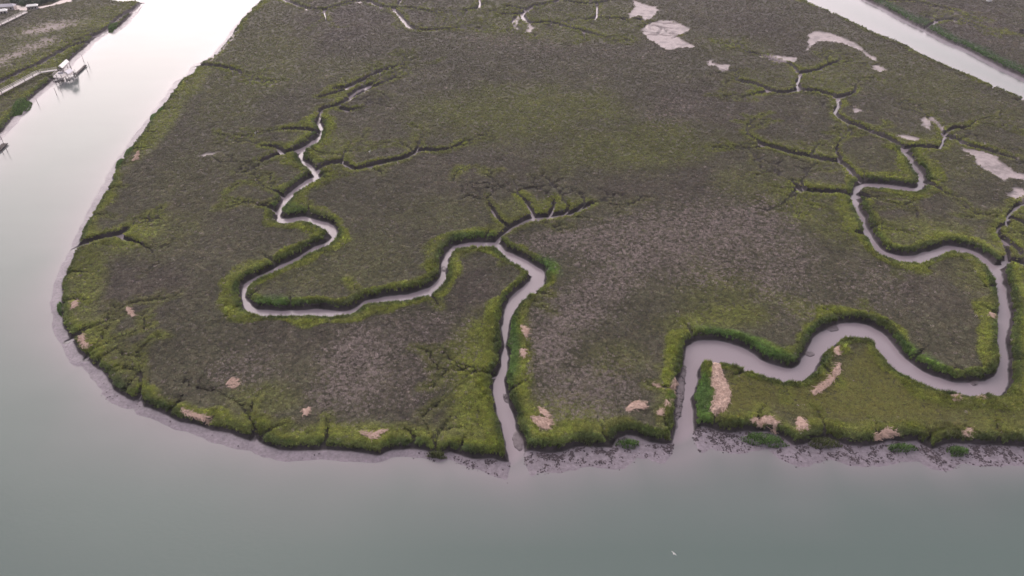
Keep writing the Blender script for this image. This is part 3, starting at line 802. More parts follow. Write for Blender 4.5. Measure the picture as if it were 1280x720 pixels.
# short marsh grass on the plateau
x, y, d = sample(600000, -40, 600)
sv = lookup(s, x, y); pan = lookup(s_pan, x, y); salt = lookup(s_salt, x, y) + rng.normal(0, 6.5, len(x)); sand = lookup(s_sand, x, y); wr = lookup(s_wrack, x, y)
rl = lookup(d_rill, x, y)
st = lookup(straw_w, x, y)
ok = (sv > .95) & (pan < 0.1 + rng.normal(0, .4, len(x))) & (salt < 1) & (sand < -.3) & (wr < .05) & (rl > .2 + d/700.0)
x, y, d, sv, st = x[ok], y[ok], d[ok], sv[ok], st[ok]
col = lookup(vcol, x, y)*np.exp(rng.normal(-.02, .34, (len(x), 1))*(np.clip((150/d)**.7, .4, 1.1)*(1-.55*lookup(z_mead, x, y)))[:, None])*np.exp(rng.normal(0, .04, (len(x), 3)))
mead_p = lookup(z_mead, x, y)
pale = rng.random(len(x)) < st*0.55 + 0.02*(1-mead_p)
col = np.where(pale[:, None], K_STRAW*np.exp(rng.normal(-.05, .22, (len(x), 1))), col*(1-0.12*st[:, None]))
sc = 0.47*(d/150.0)**0.62*rng.uniform(.75, 1.25, len(x))
lv = lookup(np.clip(levm, 0, 1), x, y)
mead = lookup(z_mead, x, y)*(1-lv)
th = 2.5*fbm(x, y, 6, 51, 2)*math.pi*.7 + rng.normal(0, .5, len(x))
hz = sc*(0.95 + 0.55*lv)*(1-.35*mead)
zz = lookup(Z, x, y)
P = np.stack([x, y, zz], 1)
rot = np.stack([rng.normal(0, .12, len(x)), rng.normal(0, .12, len(x)), th], 1)
print('grass', len(x))
protos = [tuft('tuft_a%d' % k, M_GRASS, 11, .55, .55, 1.15, .15, .95, 100+k) for k in range(5)]
o = scatter('marsh_grass', P, rot, np.stack([sc*1.1, sc*1.1, hz], 1), col, protos)
tag(o, 'short brown and green marsh grass covering the islands', 'marsh grass', kind='stuff')

# tall cordgrass along creeks and shores
x, y, d = sample(1100000, -20, 600)
dm = lookup(np.minimum(d_main, s_shore), x, y); dn = lookup(d_min, x, y); sv = lookup(s, x, y); wr = lookup(s_wrack, x, y); sand = lookup(s_sand, x, y); rl = lookup(d_rill, x, y)
wv = lookup(lev_w, x, y)
near = (sv > 0.5 + .45*rng.random(len(x))) & (((dm < np.minimum(wv*.8, 4.5)) & (rng.random(len(x)) < .9)) | ((dn < 1.9) & (rng.random(len(x)) < .5))) & (wr < .0) & (d < 900) & (sand < -.3) & (rl > .15 + d/900.0)
x, y, d, dm, dn = x[near], y[near], d[near], dm[near], dn[near]
sel = rng.random(len(x)) < 0.62; x, y, d, dm, dn = x[sel], y[sel], d[sel], dm[sel], dn[sel]
vc = lookup(vcol, x, y)
col = vc*np.exp(rng.normal(0, .36, (len(x), 1)))*np.exp(rng.normal(0, .05, (len(x), 3)))
tall = np.where(dm < 30, np.clip(1.25 - .14*np.clip(dm, 0, 5), .5, 1.3), .6)
tall = tall*(1 - .35*lookup(left_sh, x, y)*(lookup(s_shore, x, y) < 8))
tall = np.where(dn < dm, .62, tall)*np.clip(0.85+.75*fbm(x, y, 4, 52, 3), .25, 1.6)
sc = np.clip(0.62*(d/150.0)**0.5, .5, 1.25)*rng.uniform(.75, 1.25, len(x))
P = np.stack([x, y, lookup(Z, x, y)], 1)
rot = np.stack([rng.normal(0, .15, len(x)), rng.normal(0, .15, len(x)), rng.uniform(0, 6.28, len(x))], 1)
print('cordgrass', len(x))
protos = [tuft('reed_a%d' % k, M_REED, 14, .5, .7, 1.15, .12, .38, 200+k, .35) for k in range(5)]
o = scatter('cordgrass', P, rot, np.stack([sc, sc, tall*rng.uniform(.55, 1.35, len(x))], 1), col, protos)
tag(o, 'taller green cordgrass fringing the creek banks and shores', 'cordgrass', kind='stuff')

# oyster clumps
x, y, d = sample(420000, 440, 605, .82)
so = lookup(s_shore, x, y); px_, py_ = to_px(x, y, 0)
cl = fbm(x, y, 1.1, 53, 2)*.7 + fbm(x, y, 9, 54, 2)*.35
band = sstep(.2, -1.0, so)*sstep(-6.5, -2.0, so)*sstep(555, 650, px_)*(py_ > 500)
crk = lookup(barm, x, y)*(lookup(s, x, y) < .2)*.8*(py_ < 535)
far_l = (so < -.4)*(so > -3.2)*(px_ > 90)*(px_ < 560)*.10
islm = np.ones(len(x))
band = band*(1 + 1.2*sstep(-2.6, -.6, so))
dens = np.clip(band*sstep(-.15, .5, cl), 0, 1)*.6 + crk*.30*sstep(-.2, .3, cl) + far_l*sstep(.25, .5, cl)*.5
zz = lookup(Z, x, y)
ok = (rng.random(len(x)) < dens) & (zz > -.12) & (zz < .5)
x, y, zz = x[ok], y[ok], zz[ok]
print('oysters', len(x))
sc = rng.uniform(.14, .38, len(x))
tone = rng.random(len(x))[:, None]
col = C(.022, .017, .021)*(1-tone) + C(.075, .058, .066)*tone
protos = [lump('shell_a%d' % k, M_OYST, 300+k) for k in range(4)]
o = scatter('oyster_bed', np.stack([x, y, zz], 1), np.stack([rng.normal(0, .2, len(x)), rng.normal(0, .2, len(x)), rng.uniform(0, 6.28, len(x))], 1),
            np.stack([sc*1.3, sc, sc*.8], 1), col, protos)
tag(o, 'dark clusters of oyster shell scattered over the tidal mud', 'oyster bed', kind='stuff')

# ------------------------------------------------------------------ wrack mats
def point_in(px, py, poly):
    c = False; n = len(poly)
    for i in range(n):
        x1, y1 = poly[i]; x2, y2 = poly[(i+1) % n]
        if (y1 > py) != (y2 > py) and px < (x2-x1)*(py-y1)/(y2-y1)+x1: c = not c
    return c

for wi_, (poly, lab, hgt) in enumerate(WRACK):
    r = random.Random(900+wi_)
    faint = poly[0][0] < 485
    W = [unproj(p[0], p[1], 1.6) for p in catmull(poly, 4, True)[:, :2]]
    xs = [p[0] for p in W]; ys = [p[1] for p in W]
    cx, cy = sum(xs)/len(xs), sum(ys)/len(ys)
    A = np.array(W)
    size = max(max(xs)-min(xs), max(ys)-min(ys))
    st_ = 0.2 if size > 6 else .14
    nx = int((max(xs)-min(xs))/st_)+3; ny = int((max(ys)-min(ys))/st_)+3
    V = []; idx = {}; Fc = []
    base = gz(cx, cy)
    root = empty('reed_mat', (cx, cy, base))
    tag(root, lab, 'reed mat', 'tan mats of dead reeds stranded on the marsh edge')
    gx = np.array([min(xs)+(i-1)*st_ for i in range(nx)]); gy = np.array([min(ys)+(j-1)*st_ for j in range(ny)])
    GX, GY = np.meshgrid(gx, gy, indexing='ij')
    jit = .35*st_
    GXj = GX + jit*vnoise(GX*3, GY*3, 5); GYj = GY + jit*vnoise(GX*3, GY*3, 6)
    dd = np.full(GX.shape, 9.0)
    for k in range(len(A)):
        a = A[k]; b = A[(k+1) % len(A)]; e = b-a
        t = np.clip(((GXj-a[0])*e[0]+(GYj-a[1])*e[1])/(e@e+1e-9), 0, 1)
        dd = np.minimum(dd, np.hypot(GXj-a[0]-t*e[0], GYj-a[1]-t*e[1]))
    ins = np.array([[point_in(GXj[i, j], GYj[i, j], W) for j in range(ny)] for i in range(nx)])
    sd = np.where(ins, dd, -dd) + (.32 if size > 5 else .16)*fbm(GX, GY, .9, 7, 3)
    gzz = lookup(Z, GX.ravel(), GY.ravel()).reshape(GX.shape)
    ridge = 1-np.abs(fbm(GX*1.0+GY*.35, GY*.45-GX*.2, .8, 8+wi_, 3))*1.6
    if faint: sd = sd - .12 + .45*fbm(GX, GY, .7, 17, 2)
    hh = gzz + np.clip(sd, -.2, 1.2)*.14*hgt + .14 + .34*ridge*np.clip(sd*2, 0, 1) + .12*fbm(GX, GY, .4, 9, 2)
    for i in range(nx):
        for j in range(ny):
            if sd[i, j] > -st_*.7:
                idx[i, j] = len(V)
                V.append((GXj[i, j]-cx, GYj[i, j]-cy, (hh[i, j] if sd[i, j] > 0 else gzz[i, j]-.05)-base))
    for i in range(nx-1):
        for j in range(ny-1):
            q = [(i, j), (i+1, j), (i+1, j+1), (i, j+1)]
            if all(k in idx for k in q): Fc.append([idx[k] for k in q])
    if Fc:
        o = mesh_from('reed_layer', V, Fc, M_WRACKF if faint else M_WRACK, root)
        for p in o.data.polygons: p.use_smooth = True
    mb = MB()
    main = math.atan2(*(A[len(A)//2]-A[0])[::-1])
    for k in range(int(min(520, 150+size*22))):
        q = A[r.randrange(len(A))]; f = r.random()**.6
        x0 = cx+(q[0]-cx)*f+r.gauss(0, .12); y0 = cy+(q[1]-cy)*f+r.gauss(0, .12)
        if not point_in(x0, y0, W) and r.random() < .45: continue
        ln = r.uniform(.4, 1.2); a = main+r.gauss(0, .55); z0 = gz(x0, y0)+.25+.3*hgt*r.random()
        p0 = (x0-cx, y0-cy, z0-base+r.uniform(0, .15)); p1 = (x0-cx+ln*math.cos(a), y0-cy+ln*math.sin(a), z0-base+r.uniform(-.05, .25))
        mb.beam(p0, p1, r.uniform(.04, .10), .04)
    mb.build('loose_stems', M_REEDSTEM, root)

# ------------------------------------------------------------------ grass islets: one thing each
M_ISLET = plant_mat('islet_grass', 'GEOMETRY', .25)
for ii_, (ix, iy, rx, ry, ro, lab, gr) in enumerate(ISLETS):
    r = random.Random(500+ii_)
    cx, cy = unproj(ix, iy+1, 0.6)
    a = math.radians(ro)
    ex = np.array(unproj(ix + rx*math.cos(a), iy+1 + rx*math.sin(a), .6)) - (cx, cy)
    ey = np.array(unproj(ix - ry*math.sin(a), iy+1 + ry*math.cos(a), .6)) - (cx, cy)
    area = math.pi*abs(ex[0]*ey[1]-ex[1]*ey[0])
    base = gz(cx, cy)
    n = int(min(9000, max(500, area*45)))
    V = []; Fc = []; cols = []
    kc = K_LUSH if gr else K_DARK*.5+K_OLIVE*.5
    for k in range(n):
        t = r.uniform(0, 2*math.pi); q = math.sqrt(r.random())*(1+.18*math.sin(3*t+ii_)+.1*math.sin(7*t))
        bx = ex[0]*q*math.cos(t)+ey[0]*q*math.sin(t); by = ex[1]*q*math.cos(t)+ey[1]*q*math.sin(t)
        z0 = gz(cx+bx, cy+by)-base
        ln = r.uniform(.5, 1.25)*(1.15-.55*q*q); ha = r.uniform(0, 6.283); le = r.uniform(.1, .75); w_ = r.uniform(.06, .13)
        dx_, dy_ = math.cos(ha), math.sin(ha); sx, sy = -dy_, dx_
        m_ = len(V)
        V += [(bx-sx*w_/2, by-sy*w_/2, z0-.05), (bx+sx*w_/2, by+sy*w_/2, z0-.05),
              (bx+dx_*ln*.3*le+sx*w_/2, by+dy_*ln*.3*le+sy*w_/2, z0+ln*.6), (bx+dx_*ln*.3*le-sx*w_/2, by+dy_*ln*.3*le-sy*w_/2, z0+ln*.6),
              (bx+dx_*ln*le, by+dy_*ln*le, z0+ln*(1-.3*le))]
        Fc += [(m_, m_+1, m_+2, m_+3), (m_+3, m_+2, m_+4)]
        v = kc*math.exp(r.gauss(0, .25))*(1 + .2*math.sin(bx*1.3)*math.cos(by*1.7)); cols += [v]*5
    o = mesh_from('cordgrass_islet', V, Fc, M_ISLET)
    o.location = (cx, cy, base)
    at = o.data.attributes.new('col', 'FLOAT_COLOR', 'POINT')
    c4 = np.ones((len(V), 4), np.float32); c4[:, :3] = np.clip(np.array(cols), 0, 1); at.data.foreach_set('color', c4.ravel())
    tag(o, lab, 'grass islet', 'free standing cordgrass islets along the shore')

# ------------------------------------------------------------------ docks on the far bank
def ux(px, py, z): return Vector((*unproj(px, py, z), z))

def walkway(name, pts, w, z, label, rail=True, rails_col=M_DECK):
    P = [ux(px, py, z) for px, py in pts]
    root = empty(name, (P[0].x, P[0].y, 0)); o0 = Vector((P[0].x, P[0].y, 0))
    tag(root, label, 'boardwalk')
    deck = MB(); ra = MB()
    for a, b in zip(P[:-1], P[1:]):
        d = (b-a).normalized(); n = Vector((-d.y, d.x, 0))
        L = (b-a).length; k = int(L/.5)
        for i in range(k):                                  # separate planks
            deck.beam(a-o0+d*(i*.5+.02), a-o0+d*(i*.5+.47), w, .06)
        for sgn in (-1, 1):
            q = n*(sgn*w*.45)
            deck.beam(a-o0+q-Vector((0, 0, .18)), b-o0+q-Vector((0, 0, .18)), .12, .28)
            if rail:
                for h in (.55, 1.0): ra.beam(a-o0+q+Vector((0, 0, h)), b-o0+q+Vector((0, 0, h)), .09, .09)
        m = max(1, int(L/6))
        for i in range(m+1):
            c = a + d*(L*i/m)
            for sgn in (-1, 1):
                q = c + n*(sgn*w*.5) - o0
                MB().tube((q.x, q.y, gz(q.x+o0.x, q.y+o0.y)-.4), (q.x, q.y, z+(1.05 if rail else .1)), .11, n=7).build('post', M_PILE, root)
    deck.build('deck', M_DECK, root)
    if rail: ra.build('railing', rails_col, root)
    return root

walkway('boardwalk', [(-70,158),(-30,134),(0,116.5),(29,101),(49,90.5),(72,87)], 1.7, 3.0, 'long pale wooden boardwalk crossing the far left marsh to the dock')
walkway('boardwalk', [(-60,54),(-30,44),(0,30.5),(18,22),(33,14.5)], 1.9, 2.6, 'pale boardwalk in the top left corner leading down from the sandy yard')

# pier head with its roof
rt = empty('pier', (*unproj(84, 89, 3), 0)); o0 = Vector(rt.location)
tag(rt, 'grey wooden pier head on dark piles at the end of the long boardwalk', 'pier')
def slab(pts, z, th, nm, mat, parent, org):
    P = [ux(px, py, z)-org for px, py in pts]; n = len(P)
    V = [(p.x, p.y, z) for p in P] + [(p.x, p.y, z-th) for p in P]
    Fc = [tuple(range(n)), tuple(range(2*n-1, n-1, -1))] + [(i, n+i, n+(i+1) % n, (i+1) % n) for i in range(n)]
    return mesh_from(nm, V, Fc, mat, parent)
deckpts = [(66,95.5),(73,88.5),(79,90),(90,86.5),(92,91.5),(84,94),(77,97),(67,96.5)]
slab(deckpts, 3.0, .3, 'platform', M_DECK, rt, o0)
for (qx, qy) in [(66.5,95.5),(73,89),(79,91),(84,93.5),(90,87),(92,91),(77,96.5),(71,96.5)]:
    q = ux(qx, qy, 3.0)-o0
    MB().tube((q.x, q.y, -1.0), (q.x, q.y, 4.2), .16, n=8).build('pile', M_PILE, rt)
rb = MB()
dp = [ux(a, b, 3.0)-o0 for a, b in deckpts]
for a, b in zip(dp, dp[1:]+dp[:1]):
    rb.beam(a+Vector((0,0,1)), b+Vector((0,0,1)), .1, .1)
    rb.beam(a+Vector((0,0,.5)), b+Vector((0,0,.5)), .07, .07)
rb.build('railing', M_DECK, rt)
bx = MB(); q = ux(76,92,3.0)-o0; bx.box((q.x, q.y, 3.35), (2.2, .8, .7), .5); bx.build('bench', M_ROOFG, rt)
q = ux(74,87,3.0)-o0

pr = empty('covered_boat_lift', (*unproj(79.5, 84, 3), 0)); o1 = Vector(pr.location)
tag(pr, 'white roofed shelter standing on posts behind the pier head', 'boat shelter')
rfp = [(72,82),(81,74),(86,76),(77.3,84.2)]
zr = 6.0
P = [ux(a, b, zr)-o1 for a, b in rfp]
r0 = (P[0]+P[3])/2; r1 = (P[1]+P[2])/2
V = [(*p.xy, zr-.35) for p in P] + [(*r0.xy, zr+.45), (*r1.xy, zr+.45)] + [(*p.xy, zr-.5) for p in P]
mesh_from('roof', V, [(0,1,5,4),(3,4,5,2),(0,4,3),(1,2,5),(9,8,7,6),(0,6,7,1),(1,7,8,2),(2,8,9,3),(3,9,6,0)], M_ROOFW, pr)
for p in P:
    c = (P[0]+P[1]+P[2]+P[3])/4; q = c+(p-c)*.88
    MB().tube((q.x, q.y, -1), (q.x, q.y, zr-.45), .14, n=8).build('post', M_PILE, pr)
c = (P[0]+P[1]+P[2]+P[3])/4
b2 = MB()
for a, b in ((0, 1), (3, 2)): b2.beam((c+(P[a]-c)*.88).xy.to_3d()+Vector((0,0,zr-.7)), (c+(P[b]-c)*.88).xy.to_3d()+Vector((0,0,zr-.7)), .2, .25)
b2.build('beam', M_DECK, pr)

# low roof (grey canopy) on the pier
cn = empty('pier_canopy', (*unproj(85.5, 89, 4), 3.0)); oc = Vector((cn.location.x, cn.location.y, 0))
tag(cn, 'pale lavender canopy covering the middle of the pier head', 'canopy')
pts = [(80,89),(86,84.8),(91,87.4),(85,92)]
P = [ux(a, b, 5.2)-oc for a, b in pts]
r0 = (P[0]+P[3])/2; r1 = (P[1]+P[2])/2
V = [(*p.xy, 1.9) for p in P] + [(*r0.xy, 2.5), (*r1.xy, 2.5)] + [(*p.xy, 1.75) for p in P]
mesh_from('canopy_roof', V, [(0,1,5,4),(3,4,5,2),(0,4,3),(1,2,5),(9,8,7,6),(0,6,7,1),(1,7,8,2),(2,8,9,3),(3,9,6,0)], simple_mat('lavender_canopy', (.62, .60, .66), .6, .1, 1), cn)
c = (P[0]+P[1]+P[2]+P[3])/4
for p in P:
    q = c+(p-c)*.85
    MB().tube((q.x, q.y, 0), (q.x, q.y, 1.8), .08, n=6).build('post', M_DECK, cn)

# gangway and floating docks
gw = empty('gangway', (*unproj(91, 90, 3), 0)); og = Vector(gw.location)
tag(gw, 'narrow ramp sloping from the pier head down to the dark float', 'gangway')
a = ux(91,90.5,3.0)-og; b = ux(95.5,93,0.6)-og
MB().beam(a, b, 1.2, .12).build('ramp', M_DECK, gw)
m = MB()
dd_ = (b-a).normalized(); nn = Vector((-dd_.y, dd_.x, 0)).normalized()*.6
for sg in (-1, 1): m.beam(a+nn*sg+Vector((0,0,.9)), b+nn*sg+Vector((0,0,.9)), .07, .07)
m.build('handrail', M_DECK, gw)

def floating(p0, p1, w, label, npile):
    a = ux(*p0, .45); b = ux(*p1, .45); c = (a+b)/2
    root = empty('floating_dock', (c.x, c.y, 0)); oo = Vector((c.x, c.y, 0))
    tag(root, label, 'floating dock')
    MB().beam(a-oo, b-oo, w, .36).build('float', M_FLOAT, root)
    d = (b-a).normalized(); n = Vector((-d.y, d.x, 0)); L = (b-a).length
    pl = MB()
    for i in range(int(L/.6)):
        pl.beam(a-oo+d*(i*.6+.03)+Vector((0,0,.21)), a-oo+d*(i*.6+.56)+Vector((0,0,.21)), w*.94, .05)
    pl.build('planking', M_PILE, root)
    for i in range(2):
        q = a + d*(L*(i*.8+.1)) - oo + n*(w*.4)
        MB().box((q.x, q.y, .8), (.25, .25, .18)).build('cleat', M_DECK, root)
floating((95,93), (107,81.5), 1.25, 'long dark floating dock reaching out right of the pier head', 2)
floating((-9,194), (6.5,179.5), 2.2, 'dark floating dock at the left picture edge below the main dock', 2)

for i, (pxx, pyy, h, lab) in enumerate([(71,119,4.2,'tall thin pile in open water below the dock, left one of a pair'),(77,115.5,2.6,'short thin pile in open water below the dock, right one of a pair'),
        (110,91,4.6,'thin pile in the water beyond the outer end of the dark float'),(105,77.5,4.4,'thin pile at the outer end of the dark float'),(96,95,4.0,'thin pile at the inner end of the dark float'),
        (48,131,3.4,'lone thin pile off the bank left of the dock'),(9,189,4.5,'thin pile right of the dark float at the picture edge'),(3,176,4.5,'thin pile behind the dark float at the picture edge'),
        (112,84.5,3.6,'farthest right pile of the dock'),(4,192,3.2,'short pile in front of the dark float at the picture edge')]):
    xx, yy = unproj(pxx, pyy, 0)
    o = MB().tube((0, 0, -1.2), (0, 0, h*.85), .11, .08, n=9).build('mooring_pile', M_PILE)
    o.location = (xx, yy, 0)
    tag(o, lab, 'mooring pile', 'thin mooring piles around the docks')

def boat(px, py, L, w, rz, label, z=0.0, mat=M_BOAT):
    root = empty('small_boat', (*unproj(px, py, .3), z), rz); tag(root, label, 'boat')
    V = []; Fc = []; N = 9; prof = []
    for i in range(N):
        t = i/(N-1); xx = (t-.5)*L
        hw = w/2*(1-(max(0, t-.35)/.65)**2.2)**.8 if t < .999 else .02
        sh = .45+.22*t*t
        V += [(xx, -hw, sh), (xx, -hw*.72, 0.02), (xx, hw*.72, 0.02), (xx, hw, sh), (xx, hw*.8, sh), (xx, hw*.6, .18), (xx, -hw*.6, .18), (xx, -hw*.8, sh)]
    for i in range(N-1):
        for k in range(8): Fc.append((i*8+k, i*8+(k+1) % 8, (i+1)*8+(k+1) % 8, (i+1)*8+k))
    Fc.append(tuple(range(8))); Fc.append(tuple(range(8*N-1, 8*N-9, -1)))
    mesh_from('hull', V, Fc, mat, root)
    MB().box((-L*.1, 0, .45), (.4, w*.7, .08)).build('seat', M_DECK, root)
    MB().box((-L*.5-.1, 0, .6), (.25, .3, .6)).build('outboard_motor', M_FLOAT, root)
    return root
boat(85.3,98.8,2.0,.9,.9,'small white boat floating under the pier head, nearest its middle')
boat(81,103,2.2,.9,.2,'white boat lowest below the pier head')
boat(90,97,2.2,.9,1.2,'white boat at the right side beneath the pier head')
boat(94.3,98,3.0,1.2,1.4,'palest boat moored right of the pier beside the gangway foot')
boat(73.5,100,5.0,1.6,.85,'longest white boat beached on the mud left of the pier', z=.1)

# ------------------------------------------------------------------ houses in the top left corner
def house(px, py, L, w, h, rz, label, roofm, wallm):
    z0 = 1.3; x0, y0 = unproj(px, py, z0+h)
    root = empty('beach_house', (x0, y0, z0-.2), rz); tag(root, label, 'house')
    MB().box((0, 0, h/2), (L, w, h)).build('wall', wallm, root)
    e = .5; hr = w*.22
    V = [(-L/2-e, -w/2-e, h-.1), (L/2+e, -w/2-e, h-.1), (L/2+e, w/2+e, h-.1), (-L/2-e, w/2+e, h-.1), (-L/2-e+w*.3, 0, h+hr), (L/2+e-w*.3, 0, h+hr)]
    mesh_from('roof', V, [(0,1,5,4),(2,3,4,5),(1,2,5),(3,0,4),(3,2,1,0)], roofm, root)
    for i in range(3):
        f = MB().box((-L*.3+i*L*.3, -w/2-.03, h*.55), (1.3, .12, 1.4)).build('window', M_ROOFW, root)
        MB().box((-L*.3+i*L*.3, -w/2-.10, h*.55), (1.05, .06, 1.15)).build('pane', M_DARKGL, f)
    d_ = MB().box((L*.44, -w/2-.03, 1.05), (.95, .1, 2.1)).build('door', M_ROOFG, root)
house(8, 6.5, 9, 5, 2.8, .25, 'larger house with lavender grey roof at the edge of the sandy yard', M_ROOFG, M_WALL)
house(39.5, 6.3, 6, 3.6, 2.6, .45, 'small hut with pale roof where the boardwalk meets the sandy track', M_ROOFW, M_PILE)
house(1, 12.5, 6, 4, 2.2, .5, 'white roofed shed cut off by the left picture edge', M_ROOFW, M_WALL)

# shrubs behind the yard
def shrub(px, py, R, h, label, seed):
    r = random.Random(seed)
    x0, y0 = unproj(px, py, 1.5); z0 = 1.1
    root = empty('shrub', (x0, y0, z0)); tag(root, label, 'shrub', 'dark shrubs behind the sandy yard')
    tr = MB()
    for k in range(5):
        a = r.uniform(0, 6.28); tr.tube((0, 0, -.2), (R*.5*math.cos(a), R*.5*math.sin(a), h*.65), .12, .04, 6)
    tr.build('trunk', M_PILE, root)
    V = []; Fc = []; cols = []
    lobes = [(r.gauss(0, R*.38), r.gauss(0, R*.38), h*r.uniform(.4, .75), R*r.uniform(.35, .55)) for _ in range(8)]
    for (lx, ly, lz, lr) in lobes:
        tone = math.exp(r.gauss(0, .25))
        for k in range(220):
            v = Vector((r.gauss(0, 1), r.gauss(0, 1), r.gauss(0, 1))).normalized()*(lr*r.uniform(.6, 1.08)); v.z *= .75
            c = Vector((lx, ly, lz))+v; n = Vector((r.gauss(0, 1), r.gauss(0, 1), r.gauss(0, 1))).normalized()
            a = n.orthogonal().normalized()*.16; b = n.cross(a)*1.0
            m_ = len(V); V += [c-a-b, c+a-b, c+a+b, c-a+b]; Fc.append((m_, m_+1, m_+2, m_+3))
            cols += [(.05*tone, .085*tone, .045*tone)]*4
    o = mesh_from('crown', V, Fc, M_ISLET, root)
    at = o.data.attributes.new('col', 'FLOAT_COLOR', 'POINT'); c4 = np.ones((len(V), 4), np.float32); c4[:, :3] = np.array(cols); at.data.foreach_set('color', c4.ravel())
for i, (px, py, R, h, lab) in enumerate([(20,3.5,4,3,'dark shrub directly behind the larger house'),(27,4.5,4,3,'dark shrub between the house and the hut, left one'),(33,6,4,3,'dark shrub just left of the small hut'),
      (47,6,3.5,2.6,'dark shrub just right of the small hut'),(54,4.5,3.5,2.6,'reddish dark shrub on the far side of the sandy track'),(62,2,4,2.6,'farthest right dark shrub along the sandy track'),(24,0,5,4,'tallest shrub at the top picture edge behind the yard'),(40,0,5,3.5,'wide shrub at the top picture edge above the hut')]):
    shrub(px, py, R, h, lab, 700+i)

# small pale hut far right and dark blind
def blind(px, py, label, mat):
    x0, y0 = unproj(px, py, 2.0)
    root = empty('hunting_blind', (x0, y0, .9), .5); tag(root, label, 'hunting blind')
    MB().box((0, 0, 1.9), (3, 2.4, 1.6)).build('wall', M_PILE if mat is M_FLOAT else mat, root)
    mesh_from('roof', [(-1.8,-1.5,2.7),(1.8,-1.5,2.7),(1.8,1.5,2.7),(-1.8,1.5,2.7),(-1.8,0,3.5),(1.8,0,3.5)], [(0,1,5,4),(2,3,4,5),(0,4,3),(1,2,5),(3,2,1,0)], mat, root)
    for sx in (-1, 1):
        for sy in (-1, 1): MB().tube((sx*1.3, sy*1, -.4), (sx*1.3, sy*1, 1.15), .1, n=6).build('leg', M_PILE, root)
blind(1236, 1.5, 'tiny white roofed hut on the far marsh at the top right', M_ROOFW)
blind(1278, 41, 'tiny dark hut on the far marsh at the right picture edge', M_FLOAT)

# ------------------------------------------------------------------ birds
def loft(rings, n=12):
    V = []; Fc = []
    for (x, y, z, ry, rz_) in rings:
        for k in range(n):
            t = 2*math.pi*k/n; V.append((x, y+ry*math.cos(t), z+rz_*math.sin(t)))
    for i in range(len(rings)-1):
        for k in range(n): Fc.append((i*n+k, i*n+(k+1) % n, (i+1)*n+(k+1) % n, (i+1)*n+k))
    Fc.append(tuple(range(n-1, -1, -1))); Fc.append(tuple(range((len(rings)-1)*n, len(rings)*n)))
    return V, Fc
def flying_bird(px, py, z, rz, label):
    x0, y0 = unproj(px, py, z)
    m = MB()
    V, Fc = loft([(-.34,0,.0,.02,.01),(-.26,0,0,.06,.03),(-.12,0,0,.09,.07),(.05,0,.01,.10,.09),(.18,0,.03,.07,.065),(.26,0,.05,.05,.05),(.32,0,.06,.055,.055),(.37,0,.06,.03,.03),(.39,0,.06,.015,.015)])
    m.add(V, Fc)
    for sg in (-1, 1):
        pr_ = [(0,.06,.04,.24,.035),(0.05,.28,.16,.22,.028),(.03,.48,.20,.17,.02),(-.06,.68,.17,.09,.012),(-.14,.80,.14,.03,.006)]
        V = []; n = 8
        for (cx, cy, cz, ch, th_) in pr_:
            for k in range(n):
                t = 2*math.pi*k/n; V.append((cx+ch/2*math.cos(t), sg*cy, cz+th_*math.sin(t)))
        Fc = [(i*n+k, i*n+(k+1) % n, (i+1)*n+(k+1) % n, (i+1)*n+k) for i in range(len(pr_)-1) for k in range(n)]+[tuple(range(n)), tuple(range((len(pr_)-1)*n, len(pr_)*n))]
        m.add(V, Fc)
    o = m.build('flying_bird', M_BIRD, None, True)
    o.location = (x0, y0, z); o.rotation_euler = (.5, 0.1, rz); o.scale = (.75, .75, .75)
    MB().tube((.38, 0, .058), (.47, 0, .045), .014, .004, 6).build('beak', M_BEAK, o)
    tag(o, label, 'bird')
flying_bird(842, 692, 12, math.radians(65), 'white bird flying alone over the open river at the bottom')
def egret(px, py, label, s_=1.0):
    x0, y0 = unproj(px, py, 1.6); z0 = gz(x0, y0)
    bpyb = []
    me = bpy.data.meshes.new('egret')
    Vv = [(0,0,1.05),(-.25,0,1.0),(-.42,0,.92),(.15,0,1.12),(.26,0,1.3),(.2,0,1.45),(.26,0,1.58),(.36,0,1.6),(0,.07,.75),(0.02,.07,.4),(0,.07,.02),(0,-.07,.75),(.02,-.07,.4),(0,-.07,.02)]
    E = [(0,1),(1,2),(0,3),(3,4),(4,5),(5,6),(6,7),(0,8),(8,9),(9,10),(0,11),(11,12),(12,13)]
    me.from_pydata(Vv, E, []); o = bpy.data.objects.new('egret', me); COL.objects.link(o)
    md = o.modifiers.new('skin', 'SKIN'); R = [.17,.15,.05,.12,.045,.04,.045,.045,.05,.018,.018,.05,.018,.018]
    for v, r_ in zip(me.skin_vertices[0].data, R): v.radius = (r_, r_)
    me.skin_vertices[0].data[0].use_root = True
    sb = o.modifiers.new('sub', 'SUBSURF'); sb.levels = sb.render_levels = 1
    me.materials.append(M_BIRD); o.location = (x0, y0, z0); o.scale = (s_, s_, s_)
    MB().tube((.38, 0, 1.6), (.58, 0, 1.57), .022, .004, 6).build('beak', M_BEAK, o)
    tag(o, label, 'bird')
egret(462.5, 193, 'white egret standing in brown grass above the twisting left creek', 1.3)
egret(319, 166, 'white egret standing in brown grass left of the upper left creek', 1.1)

